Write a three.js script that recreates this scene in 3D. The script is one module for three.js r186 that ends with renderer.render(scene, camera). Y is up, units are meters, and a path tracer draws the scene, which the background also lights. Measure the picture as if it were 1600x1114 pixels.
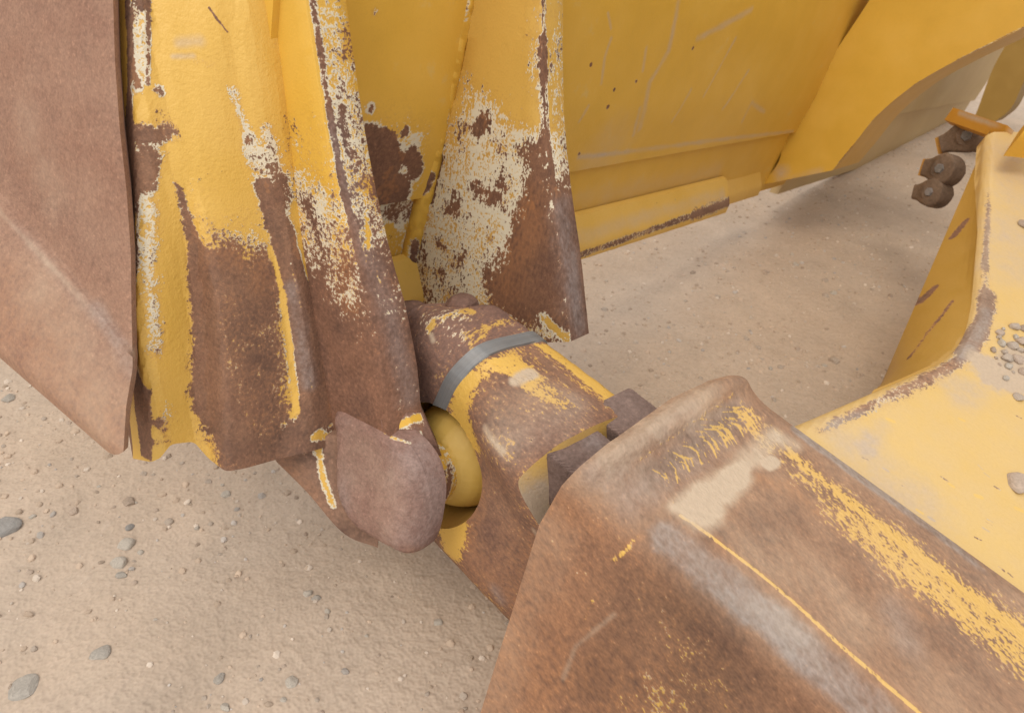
import * as THREE from 'three';
import { toCreasedNormals, mergeGeometries } from 'three/addons/utils/BufferGeometryUtils.js';
import { RoundedBoxGeometry } from 'three/addons/geometries/RoundedBoxGeometry.js';
import { Brush, Evaluator, SUBTRACTION } from 'three-bvh-csg';

// ---------------------------------------------------------------- camera, light, exposure
const scene = new THREE.Scene();
const camera = new THREE.PerspectiveCamera(50.02, 1600 / 1114, 0.05, 400);
camera.position.set(0, 1.45, 0);
camera.rotation.set(-38 * Math.PI / 180, 0, 0);
camera.focus = 0.95; camera.userData.fStop = 9;
camera.updateMatrixWorld(true);
const renderer = new THREE.WebGLRenderer({ antialias: true });
renderer.setSize(1024, 712);
renderer.toneMapping = THREE.LinearToneMapping;
renderer.toneMappingExposure = 1.2;
renderer.shadowMap.enabled = true;
const sunDir = new THREE.Vector3(-0.22, 0.86, 0.42).normalize();
const sun = new THREE.DirectionalLight(0xfff1dc, 1.05);
sun.position.copy(sunDir).multiplyScalar(6).add(new THREE.Vector3(0.2, 0.6, -0.9));
sun.target.position.set(0.2, 0.6, -0.9);
sun.castShadow = true; sun.shadow.radius = 45; sun.shadow.mapSize.set(2048, 2048);
Object.assign(sun.shadow.camera, { left: -3, right: 3, top: 3, bottom: -3, near: 0.5, far: 14 });
scene.add(sun, sun.target);
{ // an overcast sky: bright cloud, a little brighter towards the hidden sun
  const w = 256, h = 128, d = new Float32Array(w * h * 4);
  for (let j = 0; j < h; j++) for (let i = 0; i < w; i++) {
    const el = ((j + .5) / h - .5) * Math.PI, az = ((i + .5) / w) * Math.PI * 2;
    const x = Math.cos(el) * Math.cos(az - Math.PI), y = Math.sin(el), z = Math.cos(el) * Math.sin(az - Math.PI);
    const s = Math.max(0, x * sunDir.x + y * sunDir.y + z * sunDir.z);
    const c = .5 + .5 * Math.sin(az * 3 + el * 4) * Math.sin(el * 9 + az * 2);
    const b = y > 0 ? .74 + .26 * y + .34 * s ** 6 + .06 * c : .36;
    const k = (j * w + i) * 4;
    d[k] = b * 1.0; d[k + 1] = b * .985; d[k + 2] = b * .955; d[k + 3] = 1;
  }
  const t = new THREE.DataTexture(d, w, h, THREE.RGBAFormat, THREE.FloatType);
  t.mapping = THREE.EquirectangularReflectionMapping; t.magFilter = t.minFilter = THREE.LinearFilter; t.needsUpdate = true;
  scene.background = t; scene.environment = t;
}

// ---------------------------------------------------------------- helpers
const V = (x, y, z) => new THREE.Vector3(x, y, z);
let seed = 20;
const rnd = () => { seed = (seed * 1664525 + 1013904223) >>> 0; return seed / 4294967296; };
const lerp = (a, b, t) => a + (b - a) * t, clamp = (x, a = 0, b = 1) => x < a ? a : x > b ? b : x;
const sm = (a, b, x) => { const t = clamp((x - a) / (b - a)); return t * t * (3 - 2 * t); };
const perm = new Uint8Array(1024);
{ const p = [...Array(256).keys()]; for (let i = 255; i > 0; i--) { const j = Math.floor(rnd() * (i + 1)); [p[i], p[j]] = [p[j], p[i]]; } for (let i = 0; i < 1024; i++) perm[i] = p[i & 255]; }
const GR = []; for (let i = 0; i < 16; i++) { const a = i * 2.39996, z = (i + .5) / 8 - 1, r = Math.sqrt(1 - z * z); GR.push(r * Math.cos(a) * 1.4, r * Math.sin(a) * 1.4, z * 1.4); }
function noise(x, y, z) {                                   // gradient noise, about -1..1
  const X = Math.floor(x), Y = Math.floor(y), Z = Math.floor(z); x -= X; y -= Y; z -= Z;
  const u = x * x * x * (x * (x * 6 - 15) + 10), v = y * y * y * (y * (y * 6 - 15) + 10), w = z * z * z * (z * (z * 6 - 15) + 10);
  const A = X & 255, B = Y & 255, C = Z & 255;
  const g = (i, j, k) => { const h = (perm[perm[perm[A + i] + B + j] + C + k] & 15) * 3; return GR[h] * (x - i) + GR[h + 1] * (y - j) + GR[h + 2] * (z - k); };
  const a = lerp(g(0, 0, 0), g(1, 0, 0), u), b = lerp(g(0, 1, 0), g(1, 1, 0), u), c = lerp(g(0, 0, 1), g(1, 0, 1), u), e = lerp(g(0, 1, 1), g(1, 1, 1), u);
  return lerp(lerp(a, b, v), lerp(c, e, v), w);
}
const fbm = (x, y, z, o) => { let s = 0, a = .5, t = 0; for (let i = 0; i < o; i++) { s += a * noise(x, y, z); t += a; x = x * 2.03 + 17.1; y = y * 2.03 + 5.3; z = z * 2.03 + 9.7; a *= .55; } return s / t; };
const names = {};
const numbered = (n) => { const k = names[n] = (names[n] ?? -1) + 1; return k ? n + '_' + String(k).padStart(3, '0') : n; };
function thing(name, label, category, group) { const g = new THREE.Group(); g.name = numbered(name); g.userData = { label, category }; if (group) g.userData.group = group; scene.add(g); return g; }

// surveying: where the line of sight through a point of the 1600 x 1114 photograph meets a plane, or reaches a depth
const FOC = 1194, RIGHT = V(1, 0, 0), UP = V(0, Math.cos(38 * Math.PI / 180), -Math.sin(38 * Math.PI / 180)), FWD = V(0, -Math.sin(38 * Math.PI / 180), -Math.cos(38 * Math.PI / 180));
const sight = (x, y) => V(0, 0, 0).addScaledVector(RIGHT, (x - 800) / FOC).addScaledVector(UP, (557 - y) / FOC).add(FWD);
const at = (x, y, d) => sight(x, y).multiplyScalar(d).add(camera.position);
class Frame {                                               // a thing's own axes, in metres
  constructor(o, a, b, c, group) {
    this.o = o; this.ax = [a, b, c]; this.g = group;
    group.matrix.makeBasis(a, b, c).setPosition(o); group.matrix.decompose(group.position, group.quaternion, group.scale);
    group.updateMatrixWorld(true);
  }
  loc(p) { const q = p.clone().sub(this.o); return V(q.dot(this.ax[0]), q.dot(this.ax[1]), q.dot(this.ax[2])); }
  at(x, y, d) { return this.loc(at(x, y, d)); }
  on(k, val, x, y) { const N = this.ax[k], r = sight(x, y), s = (this.o.dot(N) + val - camera.position.dot(N)) / r.dot(N); return this.loc(r.multiplyScalar(s).add(camera.position)); }
  onPlane(p, nrm, x, y) { const r = sight(x, y); const N = V(0, 0, 0); for (let i = 0; i < 3; i++) N.addScaledVector(this.ax[i], nrm.getComponent(i)); const s = (this.o.dot(N) + p.dot(nrm) - camera.position.dot(N)) / r.dot(N); return this.loc(r.multiplyScalar(s).add(camera.position)); }
}
const crv = (pts, t) => new THREE.CatmullRomCurve3(pts, false, 'centripetal').getPoint(clamp(t));
function poly(pts) { return (t) => { const c = new THREE.CatmullRomCurve3(pts, false, 'centripetal'); return c.getPoint(clamp(t)); }; }
function lin(keys) { return (x) => { if (x <= keys[0][0]) return keys[0][1]; for (let i = 1; i < keys.length; i++) if (x <= keys[i][0]) { const [a, b] = keys[i - 1], [c, d] = keys[i]; return b + (d - b) * (x - a) / (c - a); } return keys[keys.length - 1][1]; }; }
const soft = (keys, w = 70) => { const f = lin(keys); return (x) => { let s = 0; for (let k = -3; k <= 3; k++) s += f(x + k * w / 3); return s / 7; }; };
function roundPoly(pts, seg = 5) {                          // [[x, y, r], ...] -> closed ring of [x, y]
  const out = [], n = pts.length;
  for (let i = 0; i < n; i++) {
    const [x, y, r = 0] = pts[i], [px, py] = pts[(i + n - 1) % n], [qx, qy] = pts[(i + 1) % n];
    if (!r) { out.push([x, y]); continue; }
    const lp = Math.hypot(px - x, py - y), lq = Math.hypot(qx - x, qy - y), d = Math.min(r, lp * .49, lq * .49);
    const a = [x + (px - x) / lp * d, y + (py - y) / lp * d], b = [x + (qx - x) / lq * d, y + (qy - y) / lq * d];
    for (let k = 0; k <= seg; k++) { const t = k / seg; out.push([(1 - t) * (1 - t) * a[0] + 2 * t * (1 - t) * x + t * t * b[0], (1 - t) * (1 - t) * a[1] + 2 * t * (1 - t) * y + t * t * b[1]]); }
  }
  return out;
}
function dense(ring, step) {                                // adds points so that no edge is longer than step
  const out = [];
  for (let i = 0; i < ring.length; i++) { const a = ring[i], b = ring[(i + 1) % ring.length], L = Math.hypot(b[0] - a[0], b[1] - a[1]), n = Math.max(1, Math.ceil(L / step)); for (let k = 0; k < n; k++) out.push([lerp(a[0], b[0], k / n), lerp(a[1], b[1], k / n)]); }
  return out;
}
function evenly(ring, n) {                                  // n points at equal spacing round a closed ring
  const L = [0]; for (let i = 0; i < ring.length; i++) { const a = ring[i], b = ring[(i + 1) % ring.length]; L.push(L[i] + Math.hypot(b[0] - a[0], b[1] - a[1])); }
  const out = []; let k = 0; for (let j = 0; j < n; j++) { const s = j / n * L[ring.length]; while (L[k + 1] < s) k++; const t = (s - L[k]) / (L[k + 1] - L[k]), a = ring[k], b = ring[(k + 1) % ring.length]; out.push([lerp(a[0], b[0], t), lerp(a[1], b[1], t)]); }
  return out;
}
// ---------------------------------------------------------------- surfaces: grids of points with one baked texture per part
function grid(nr, nc, f) { const g = []; for (let i = 0; i < nr; i++) { const r = []; for (let j = 0; j < nc; j++) r.push(f(i / (nr - 1), j / (nc - 1), i, j)); g.push(r); } return g; }
const closeRows = (g) => g.map((r) => [...r, r[0].clone()]);
function capOf(ring, n = 8) { const c = V(0, 0, 0); ring.forEach((p) => c.add(p)); c.multiplyScalar(1 / ring.length); const rr = [...ring, ring[0]]; return grid(n, rr.length, (s, t, i, j) => c.clone().lerp(rr[j], Math.max(s, .002))); }
function loft(rows, capA = true, capB = true) { const out = [closeRows(rows)]; if (capA) out.push(capOf(rows[0])); if (capB) out.push(capOf(rows[rows.length - 1])); return out; }
function slab(front, off) {                                 // a plate: the front grid, its back pushed by off, and four edges
  const R = front.length, back = front.map((r, i) => r.map((p, j) => p.clone().add(typeof off === 'function' ? off(p, i / (R - 1), j / (r.length - 1)) : off)));
  const strip = (a, b) => grid(4, a.length, (s, t, i, j) => a[j].clone().lerp(b[j], s));
  const col = (g, j) => g.map((r) => r[j]), C = front[0].length - 1;
  return [front, back, strip(front[0], back[0]), strip(front[R - 1], back[R - 1]), strip(col(front, 0), col(back, 0)), strip(col(front, C), col(back, C))];
}
const S2 = new Uint8Array(4097); for (let i = 0; i <= 4096; i++) { const x = i / 4096; S2[i] = Math.round(255 * (x <= .0031308 ? 12.92 * x : 1.055 * x ** (1 / 2.4) - .055)); }
let texels = 0;
class Part {
  constructor(name, frame, patches, res = 620, crease = .6, wt = null) {  // wt: (point, patch number) -> share of the texture's density
    this.name = name; this.f = frame; this.patches = patches; this.marks = [];
    let W = 0, H = 0;
    const W8 = (p, k) => wt ? wt(p, k) : 1;
    this.lay = patches.map((g, k) => {
      const R = g.length, C = g[0].length, cu = [0], ru = [0];
      for (let j = 1; j < C; j++) { let d = 0; for (let i = 0; i < R; i++) d = Math.max(d, g[i][j].distanceTo(g[i][j - 1]) * W8(g[i][j], k)); cu.push(cu[j - 1] + Math.max(d, 1e-5)); }
      for (let i = 1; i < R; i++) { let d = 0; for (let j = 0; j < C; j++) d = Math.max(d, g[i][j].distanceTo(g[i - 1][j]) * W8(g[i][j], k)); ru.push(ru[i - 1] + Math.max(d, 1e-5)); }
      const w = Math.min(2000, Math.max(6, Math.ceil(cu[C - 1] * res))), h = Math.min(2000, Math.max(6, Math.ceil(ru[R - 1] * res)));
      const o = { y: H, w, h, cu: cu.map((x) => x / cu[C - 1]), ru: ru.map((x) => x / ru[R - 1]) };
      H += h; W = Math.max(W, w); return o;
    });
    const shrink = Math.min(1, 2040 / H);
    if (shrink < 1) { H = 0; for (const o of this.lay) { o.h = Math.max(4, Math.floor(o.h * shrink)); o.y = H; H += o.h; } }
    this.W = W; this.H = H;
    const pos = [], uv = [], idx = [];
    patches.forEach((g, k) => {
      const o = this.lay[k], b = pos.length / 3, C = g[0].length;
      g.forEach((r, i) => r.forEach((p, j) => { pos.push(p.x, p.y, p.z); uv.push((.5 + o.cu[j] * (o.w - 1)) / W, (o.y + .5 + o.ru[i] * (o.h - 1)) / H); }));
      for (let i = 0; i + 1 < g.length; i++) for (let j = 0; j + 1 < C; j++) { const q = b + i * C + j; idx.push(q, q + 1, q + C, q + 1, q + C + 1, q + C); }
    });
    const geo = new THREE.BufferGeometry();
    geo.setAttribute('position', new THREE.Float32BufferAttribute(pos, 3)); geo.setAttribute('uv', new THREE.Float32BufferAttribute(uv, 2)); geo.setIndex(idx);
    this.raw = geo; this.geo = toCreasedNormals(geo, crease);
  }
  ray() { if (!this.probe) { this.raw.computeVertexNormals(); this.probe = new THREE.Mesh(this.raw, new THREE.MeshBasicMaterial({ side: THREE.DoubleSide })); this.probe.matrixWorld.copy(this.f.g.matrixWorld); this.rc = new THREE.Raycaster(); } return this.rc; }
  find(x, y) {                                              // the point of this part that is seen at (x, y)
    const rc = this.ray(); rc.set(camera.position, sight(x, y).normalize());
    const h = []; this.probe.raycast(rc, h); h.sort((a, b) => a.distance - b.distance);
    if (h.length) { this.last = h[0].distance; return this.f.loc(h[0].point); }
    return this.last ? this.f.loc(sight(x, y).normalize().multiplyScalar(this.last).add(camera.position)) : null;
  }
  // a mark: ch = what it changes, val = by how much, r = radius in photo pixels, pts = flat list of x, y along its middle
  m(ch, val, r, pts, hard = 0) {
    const P = []; for (let i = 0; i < pts.length; i += 2) { const q = this.find(pts[i], pts[i + 1]); if (q) P.push(q); }
    if (!P.length) return this;
    const wp = P[0].clone().applyMatrix4(this.f.g.matrixWorld).sub(camera.position), R = r * wp.dot(FWD) / FOC;
    const box = new THREE.Box3().setFromPoints(P).expandByScalar(R * 2.1);
    this.marks.push({ ch, val, R, P, hard, box }); return this;
  }
  // an area: like a mark, but filled to an outline of photo points, soft px wide at its rim
  area(ch, val, soft, pts) {
    const P = []; for (let i = 0; i < pts.length; i += 2) { const q = this.find(pts[i], pts[i + 1]); if (q) P.push(q); }
    if (P.length < 3) return this;
    const c = V(0, 0, 0), N = V(0, 0, 0); P.forEach((p, i) => { c.addScaledVector(p, 1 / P.length); const q = P[(i + 1) % P.length]; N.add(p.clone().cross(q)); }); N.normalize();
    const ex = P[0].clone().sub(c); ex.addScaledVector(N, -ex.dot(N)).normalize(); const ey = N.clone().cross(ex);
    const R = soft * c.clone().applyMatrix4(this.f.g.matrixWorld).sub(camera.position).dot(FWD) / FOC;
    const box = new THREE.Box3().setFromPoints(P).expandByScalar(R * 2 + .012);
    this.marks.push({ ch, val, R, poly: P.map((p) => { const q = p.clone().sub(c); return [q.dot(ex), q.dot(ey)]; }), c, ex, ey, box, P }); return this;
  }
  bake(shade, parent, { metal = 0, bump = .0012, mat = {} } = {}) {
    const { W, H } = this, col = new Uint8Array(W * H * 4), hr = new Uint8Array(W * H * 4), p = V(0, 0, 0), q = V(0, 0, 0), ch = { cov: 0, prim: 0, dustOrLight: 0, grey: 0, orange: 0, dark: 0 }, o4 = [0, 0, 0, 0, 0];
    texels += W * H;
    this.patches.forEach((g, k) => {
      const o = this.lay[k]; let i = 0;
      for (let y = 0; y < o.h; y++) {
        const s = y / (o.h - 1); while (i + 2 < g.length && o.ru[i + 1] < s) i++;
        const a = clamp((s - o.ru[i]) / (o.ru[i + 1] - o.ru[i])); let j = 0;
        for (let x = 0; x < o.w; x++) {
          const t = x / (o.w - 1); while (j + 2 < g[0].length && o.cu[j + 1] < t) j++;
          const b = clamp((t - o.cu[j]) / (o.cu[j + 1] - o.cu[j]));
          p.copy(g[i][j]).lerp(g[i][j + 1], b); q.copy(g[i + 1][j]).lerp(g[i + 1][j + 1], b); p.lerp(q, a);
          ch.cov = ch.prim = ch.dustOrLight = ch.grey = ch.orange = ch.dark = 0;
          let jit = 9;
          for (const m of this.marks) {
            if (p.x < m.box.min.x || p.y < m.box.min.y || p.z < m.box.min.z || p.x > m.box.max.x || p.y > m.box.max.y || p.z > m.box.max.z) continue;
            if (jit > 8) jit = fb5(p.x * 22, p.y * 22, p.z * 22);
            if (m.poly) {
              const qx = (p.x - m.c.x) * m.ex.x + (p.y - m.c.y) * m.ex.y + (p.z - m.c.z) * m.ex.z, qy = (p.x - m.c.x) * m.ey.x + (p.y - m.c.y) * m.ey.y + (p.z - m.c.z) * m.ey.z;
              let best = 1e9, inn = false; const L = m.poly.length;
              for (let n = 0, o2 = L - 1; n < L; o2 = n++) { const [ax, ay] = m.poly[n], [bx, by] = m.poly[o2], ux = bx - ax, uy = by - ay, h = clamp(((qx - ax) * ux + (qy - ay) * uy) / (ux * ux + uy * uy)), dx = qx - ax - ux * h, dy = qy - ay - uy * h; best = Math.min(best, dx * dx + dy * dy); if ((ay > qy) !== (by > qy) && qx < (bx - ax) * (qy - ay) / (by - ay) + ax) inn = !inn; }
              ch[m.ch] += m.val * (1 - sm(-1.2, 1.2, Math.sqrt(best) * (inn ? -1 : 1) / m.R + jit * .8)); continue;
            }
            let d2 = 1e9;
            for (let n = 0; n < Math.max(1, m.P.length - 1); n++) {
              const A = m.P[n], B = m.P[Math.min(n + 1, m.P.length - 1)], ex = B.x - A.x, ey = B.y - A.y, ez = B.z - A.z, wx = p.x - A.x, wy = p.y - A.y, wz = p.z - A.z;
              const L = ex * ex + ey * ey + ez * ez, tt = L ? clamp((wx * ex + wy * ey + wz * ez) / L) : 0, dx = wx - ex * tt, dy = wy - ey * tt, dz = wz - ez * tt;
              d2 = Math.min(d2, dx * dx + dy * dy + dz * dz);
            }
            const d = Math.sqrt(d2) / m.R + jit * .7 * (1 - m.hard);
            ch[m.ch] += m.val * (1 - sm(m.hard ? .3 + .55 * m.hard : .05, m.hard ? 1.15 : 1.6, d));
          }
          shade(p, ch, o4, k);
          const e = ((o.y + y) * W + x) * 4;
          col[e] = S2[clamp(o4[0]) * 4096 | 0]; col[e + 1] = S2[clamp(o4[1]) * 4096 | 0]; col[e + 2] = S2[clamp(o4[2]) * 4096 | 0]; col[e + 3] = 255;
          hr[e] = clamp(o4[4]) * 255 | 0; hr[e + 1] = clamp(o4[3]) * 255 | 0; hr[e + 2] = 0; hr[e + 3] = 255;
        }
        for (let x = o.w; x < W; x++) { const e = ((o.y + y) * W + x) * 4, f = ((o.y + y) * W + o.w - 1) * 4; for (let c = 0; c < 4; c++) { col[e + c] = col[f + c]; hr[e + c] = hr[f + c]; } }
      }
    });
    const T = (d, cs) => { const t = new THREE.DataTexture(d, W, H); t.magFilter = THREE.LinearFilter; t.minFilter = THREE.LinearFilter; if (cs) t.colorSpace = THREE.SRGBColorSpace; t.needsUpdate = true; return t; };
    const ht = T(hr);
    const M = new THREE.MeshStandardMaterial({ map: T(col, 1), roughnessMap: ht, bumpMap: ht, bumpScale: bump, metalness: metal, side: THREE.DoubleSide, ...mat });
    const mesh = new THREE.Mesh(this.geo, M); mesh.name = this.name; mesh.castShadow = mesh.receiveShadow = true;
    if (parent) parent.add(mesh);
    return mesh;
  }
}
const fb5 = (x, y, z) => { let s = 0, a = .5, t = 0; for (let i = 0; i < 5; i++) { s += a * noise(x, y, z); t += a; x = x * 2.1 + 17.1; y = y * 2.1 + 5.3; z = z * 2.1 + 9.7; a *= .68; } return 1.25 * s / t; };
// worn paint on steel: yellow over pale primer over rust, decided by one coverage field
const YEL = [.68, .405, .056], PRIM = [.66, .60, .47], DUSTC = [.50, .395, .295];
function wear(o = {}) {
  const { base = .8, a1 = .25, a2 = .25, a3 = .12, pw = .08, f1 = 8, f2 = 36, f3 = 190, yel = YEL, prim = PRIM, rustA = [.168, .08, .048], rustB = [.23, .115, .066], rustC = [.098, .05, .036], dustOrLight = 0, fade = 0, grey = 0, dir = null, rough = .5, org = 0, scr = 0 } = o;
  return (p, ch, out, k) => {
    let { x, y, z } = p; const X = x, Y = y, Z = z;
    if (dir) { const s = (x * dir[0] + y * dir[1] + z * dir[2]) * dir[3]; x -= dir[0] * s; y -= dir[1] * s; z -= dir[2] * s; }
    const n1 = fbm(x * f1, y * f1, z * f1, 3), n2 = fb5(x * f2 * .6 + 31, y * f2 * .6, z * f2 * .6), n3 = noise(x * f3, y * f3 + 7, z * f3), n4 = noise(x * f3 * 2.6, y * f3 * 2.6, z * f3 * 2.6 + 3);
    const cov = (typeof base === 'function' ? base(p, k) : base) + ch.cov + a1 * n1 + a2 * 1.0 * n2 + a3 * 1.5 * (n3 * .9 + n4 * .85);
    const wd = Math.max(.002, (pw + ch.prim) * (.62 + 1.5 * fbm(X * 21 + 4, Y * 21, Z * 21, 3)) + .03 * n3);
    const paint = sm(.47, .56, cov), pri = sm(.5 - wd - .06, .5 - wd + .03, cov) * sm(.004, .05, wd);
    // rust
    const r1 = clamp(.5 + .9 * n2 + .35 * n3), r2 = clamp(.5 + 1.0 * fbm(X * 17 + 9, Y * 17, Z * 17, 3));
    const near = (sm(.18, .5 - wd, cov) * .55 + ch.orange + org) * clamp(.75 + .8 * n3 + .5 * n2);
    const gr = clamp(grey + ch.grey + .0) * clamp(.8 + .9 * n2 + .3 * n3);
    const fleck = sm(.38, .75, n4 * .7 + n3 * .5);
    const out3 = [0, 0, 0];
    for (let c = 0; c < 3; c++) {
      let m = lerp(lerp(rustC[c], rustA[c], clamp(r2 * 1.3)), rustB[c], r1 * .8) * (1 + .30 * n4 + .14 * n3);
      m = lerp(m, [.36, .155, .06][c], clamp(near) * .75);
      m = lerp(m, [.225, .21, .22][c] * (1 + .3 * n3 + .25 * n2 + .25 * n4), clamp(gr));
      m = lerp(m, rustB[c] * 1.9, fleck * .28);
      const pr = prim[c] * (1 + .06 * n2 + .05 * n3);
      let ye = yel[c] * (1 + .10 * n1 + .05 * n2 + .03 * n4);
      ye = lerp(ye, [.66, .47, .17][c], clamp(fade + .22 * n1));
      ye = lerp(ye, [.40, .19, .06][c], .55 * (1 - sm(.5, .82, cov)) * clamp(.5 + n2 + .4 * n3));
      if (scr) ye = lerp(ye, [.62, .45, .17][c], scr * sm(.25, .6, n2 * .8 + n1 * .5));
      let v = lerp(lerp(m, pr, pri), ye, paint);
      v *= 1 - clamp(ch.dark) * .75;
      const du = clamp(((typeof dustOrLight === 'function' ? dustOrLight(p, k) : dustOrLight) + ch.dustOrLight) * (1 + .8 * n2 + .4 * n1));
      out3[c] = lerp(v, DUSTC[c] * (1 + .08 * n3 + .05 * n4), du);
    }
    out[0] = out3[0]; out[1] = out3[1]; out[2] = out3[2];
    out[3] = lerp(lerp(.86 - .3 * clamp(gr), .7, pri), rough + .08 * n2, paint);
    out[4] = clamp(.28 + .12 * n3 + .10 * n4 + .1 * n2 + pri * .14 + paint * .14 - .08 * paint * n3 + .06 * n1 + .06 * n2);
  };
}
// ---------------------------------------------------------------- the dozer blade, seen from behind: u runs along it, v up, n towards the machine
const blade = thing('dozer_blade', 'yellow dozer blade seen from behind, with worn upright ribs and a rusty end plate', 'dozer blade');
const bu = V(0, 0, 0).addScaledVector(RIGHT, .88).addScaledVector(UP, .383).addScaledVector(FWD, 1).normalize();
const bv = V(0, 1, 0).addScaledVector(bu, -bu.y).normalize(), bn = bu.clone().cross(bv);
const B = new Frame(at(880, 400, 1.08), bu, bv, bn, blade);
const backN = lin([[-.30, -.335], [-.165, -.302], [0, -.272], [.12, -.246], [.3, -.224], [.9, -.19]]);
const wob = (p, a, f) => a * fbm(p.x * f, p.y * f, p.z * f, 2);
const prof = (u0, u1, top, bot, dn, thick, nu = 60, nv = 40) => slab(grid(nv, nu, (s, t) => { const v = lerp(top, bot, s), u = lerp(u0, u1, t); const p = V(u, v, backN(v) + dn(v, u)); p.z += wob(p, .002, 6); return p; }), V(0, 0, -thick));
{ // upper sheet of the back, between and beyond the ribs
  const P = new Part('back_panel', B, prof(-.32, 1.80, 1.1, .004, () => 0, .03, 90, 40), 900, .6, (p, k) => k ? .1 : p.x > .9 ? .4 : p.y > .5 || p.x > .2 && p.x < .25 ? .3 : 1);
  // between the ribs
  P.area('prim', .34, 30, [540, 130, 690, 150, 690, 460, 540, 460]).area('cov', -.46, 38, [530, 185, 600, 175, 680, 190, 665, 300, 640, 350, 640, 470, 540, 470]).area('cov', -.7, 9, [560, 198, 590, 196, 615, 215, 632, 245, 622, 268, 640, 290, 615, 318, 570, 322]).area('cov', -.5, 8, [560, 312, 640, 300, 640, 322, 590, 334, 560, 336])
    .m('cov', -.6, 14, [642, 240, 650, 270]).m('cov', -.7, 10, [580, 168]).m('cov', -.6, 8, [634, 206]).m('cov', -.4, 7, [586, 18]).area('cov', -.14, 40, [540, -60, 720, -60, 690, 170, 560, 170]).area('prim', .12, 20, [540, -60, 720, -60, 690, 170, 560, 170]);
  // scratches and pale scuffs
  for (const [w, ...q] of [[5, 1060, 5, 1045, 80, 1015, 130, 1000, 200], [3, 1010, 75, 1005, 110], [4, 1175, 15, 1090, 60], [2.5, 1150, 60, 1100, 150], [2.5, 1080, 140, 1050, 190], [3, 990, 210, 1000, 170], [2.5, 905, 190, 920, 165], [3, 1160, 190, 1175, 160, 1195, 175], [2.5, 1170, 110, 1130, 170], [3, 940, 130, 945, 90, 955, 60], [2, 955, 45, 950, 20]]) P.m('dustOrLight', .5, w * 1.3, q);
  for (const q of [[924, 100], [994, 127], [950, 167], [960, 140], [1083, 75], [905, 240]]) P.m('cov', -.85, 4.5, q);
  P.m('dustOrLight', .5, 5, [905, 245, 960, 240, 1050, 228, 1150, 215, 1240, 205]).m('dustOrLight', .25, 60, [930, 260, 1230, 210]);
  P.bake(wear({ base: 1.0, a1: .08, a2: .24, a3: .13, pw: .05, scr: .6, fade: .03, rough: .42 }), blade, { bump: .0008 });
}
{ // lower sheet, set back under the seam
  const P = new Part('lower_panel', B, prof(-.32, 1.80, -.002, -.20, () => -.014, .02, 90, 20), 800, .6, (p, k) => k ? .1 : .8);
  P.m('cov', -.6, 30, [590, 330, 640, 325]).m('cov', -.3, 50, [620, 380, 620, 430]).m('prim', .4, 60, [600, 370, 640, 420]).m('dustOrLight', .25, 26, [900, 320, 1000, 300, 1120, 272]);
  P.bake(wear({ base: .92, a1: .12, a2: .24, a3: .12, scr: .4 }), blade, { bump: .0008 });
}
{ // the lip along the foot of the blade: a sloping strip and its square edge
  const sec = (u) => { const e = .0018 * noise(u * 30, 1, 2); return [[-.100, -.300], [-.104, -.288], [-.160, -.262 + e], [-.172, -.259 + e], [-.196, -.263 + e], [-.198, -.285], [-.19, -.34]].map(([v, n]) => V(u, v, n)); };
  const P = new Part('wear_lip', B, loft(grid(70, 7, (s, t, i, j) => sec(lerp(-.30, 1.205, s))[j])), 560);
  P.m('cov', -.62, 8, [905, 399, 1000, 366, 1080, 338, 1140, 316], .3).m('cov', -.5, 14, [1085, 337, 1140, 315], .3).m('dustOrLight', .35, 12, [905, 372, 1000, 340, 1130, 303]);
  P.bake(wear({ base: .92, a1: .08, a2: .3, a3: .25, f2: 22, dustOrLight: .08, fade: .15 }), blade, { bump: .001 });
  const Q = new Part('lip_block', B, loft(grid(8, 7, (s, t, i, j) => sec(0)[j].clone().setX(lerp(1.24, 1.5, s)).add(V(0, .004, -.03)))), 300);
  Q.bake(wear({ base: .95, dustOrLight: .15 }), blade);
}
function rib(name, u0, u1, F, Bk, res) {                    // F, Bk: functions of t giving (v, n) of the front edge and the root
  const rows = [];
  for (let i = 0; i <= 80; i++) {
    const t = i / 80, f = F(t), b = Bk(t), e = V(0, f.y - b.y, f.z - b.z), L = e.length(); e.normalize();
    const ring = roundPoly([[u0, L, .0035], [u1, L, .0035], [u1, 0], [u0, 0]], 5), r2 = dense(ring, .02);
    rows.push(r2.map(([u, d]) => { const p = V(u, b.y + e.y * d, b.z + e.z * d); const k = d > L - .012 ? 1 : .3; p.x += k * .0007 * noise(p.y * 50, p.z * 40, u * 60); p.z += k * .0008 * noise(p.y * 40 + 5, p.x * 30, 3); return p; }));
  }
  const n = Math.min(...rows.map((r) => r.length)), rs = rows.map((r) => { if (r.length === n) return r; const out = []; for (let j = 0; j < n; j++) { const x = j * r.length / n, a = Math.floor(x); out.push(r[a].clone().lerp(r[(a + 1) % r.length], x - a)); } return out; });
  return new Part(name, B, loft(rs), res, .9, (p, k) => k ? .2 : p.x > u1 - .003 ? .15 : p.y > .42 ? .3 : 1);
}
const two = (pts, k, val) => pts.map(([x, y]) => B.on(k, val, x, y));
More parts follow.
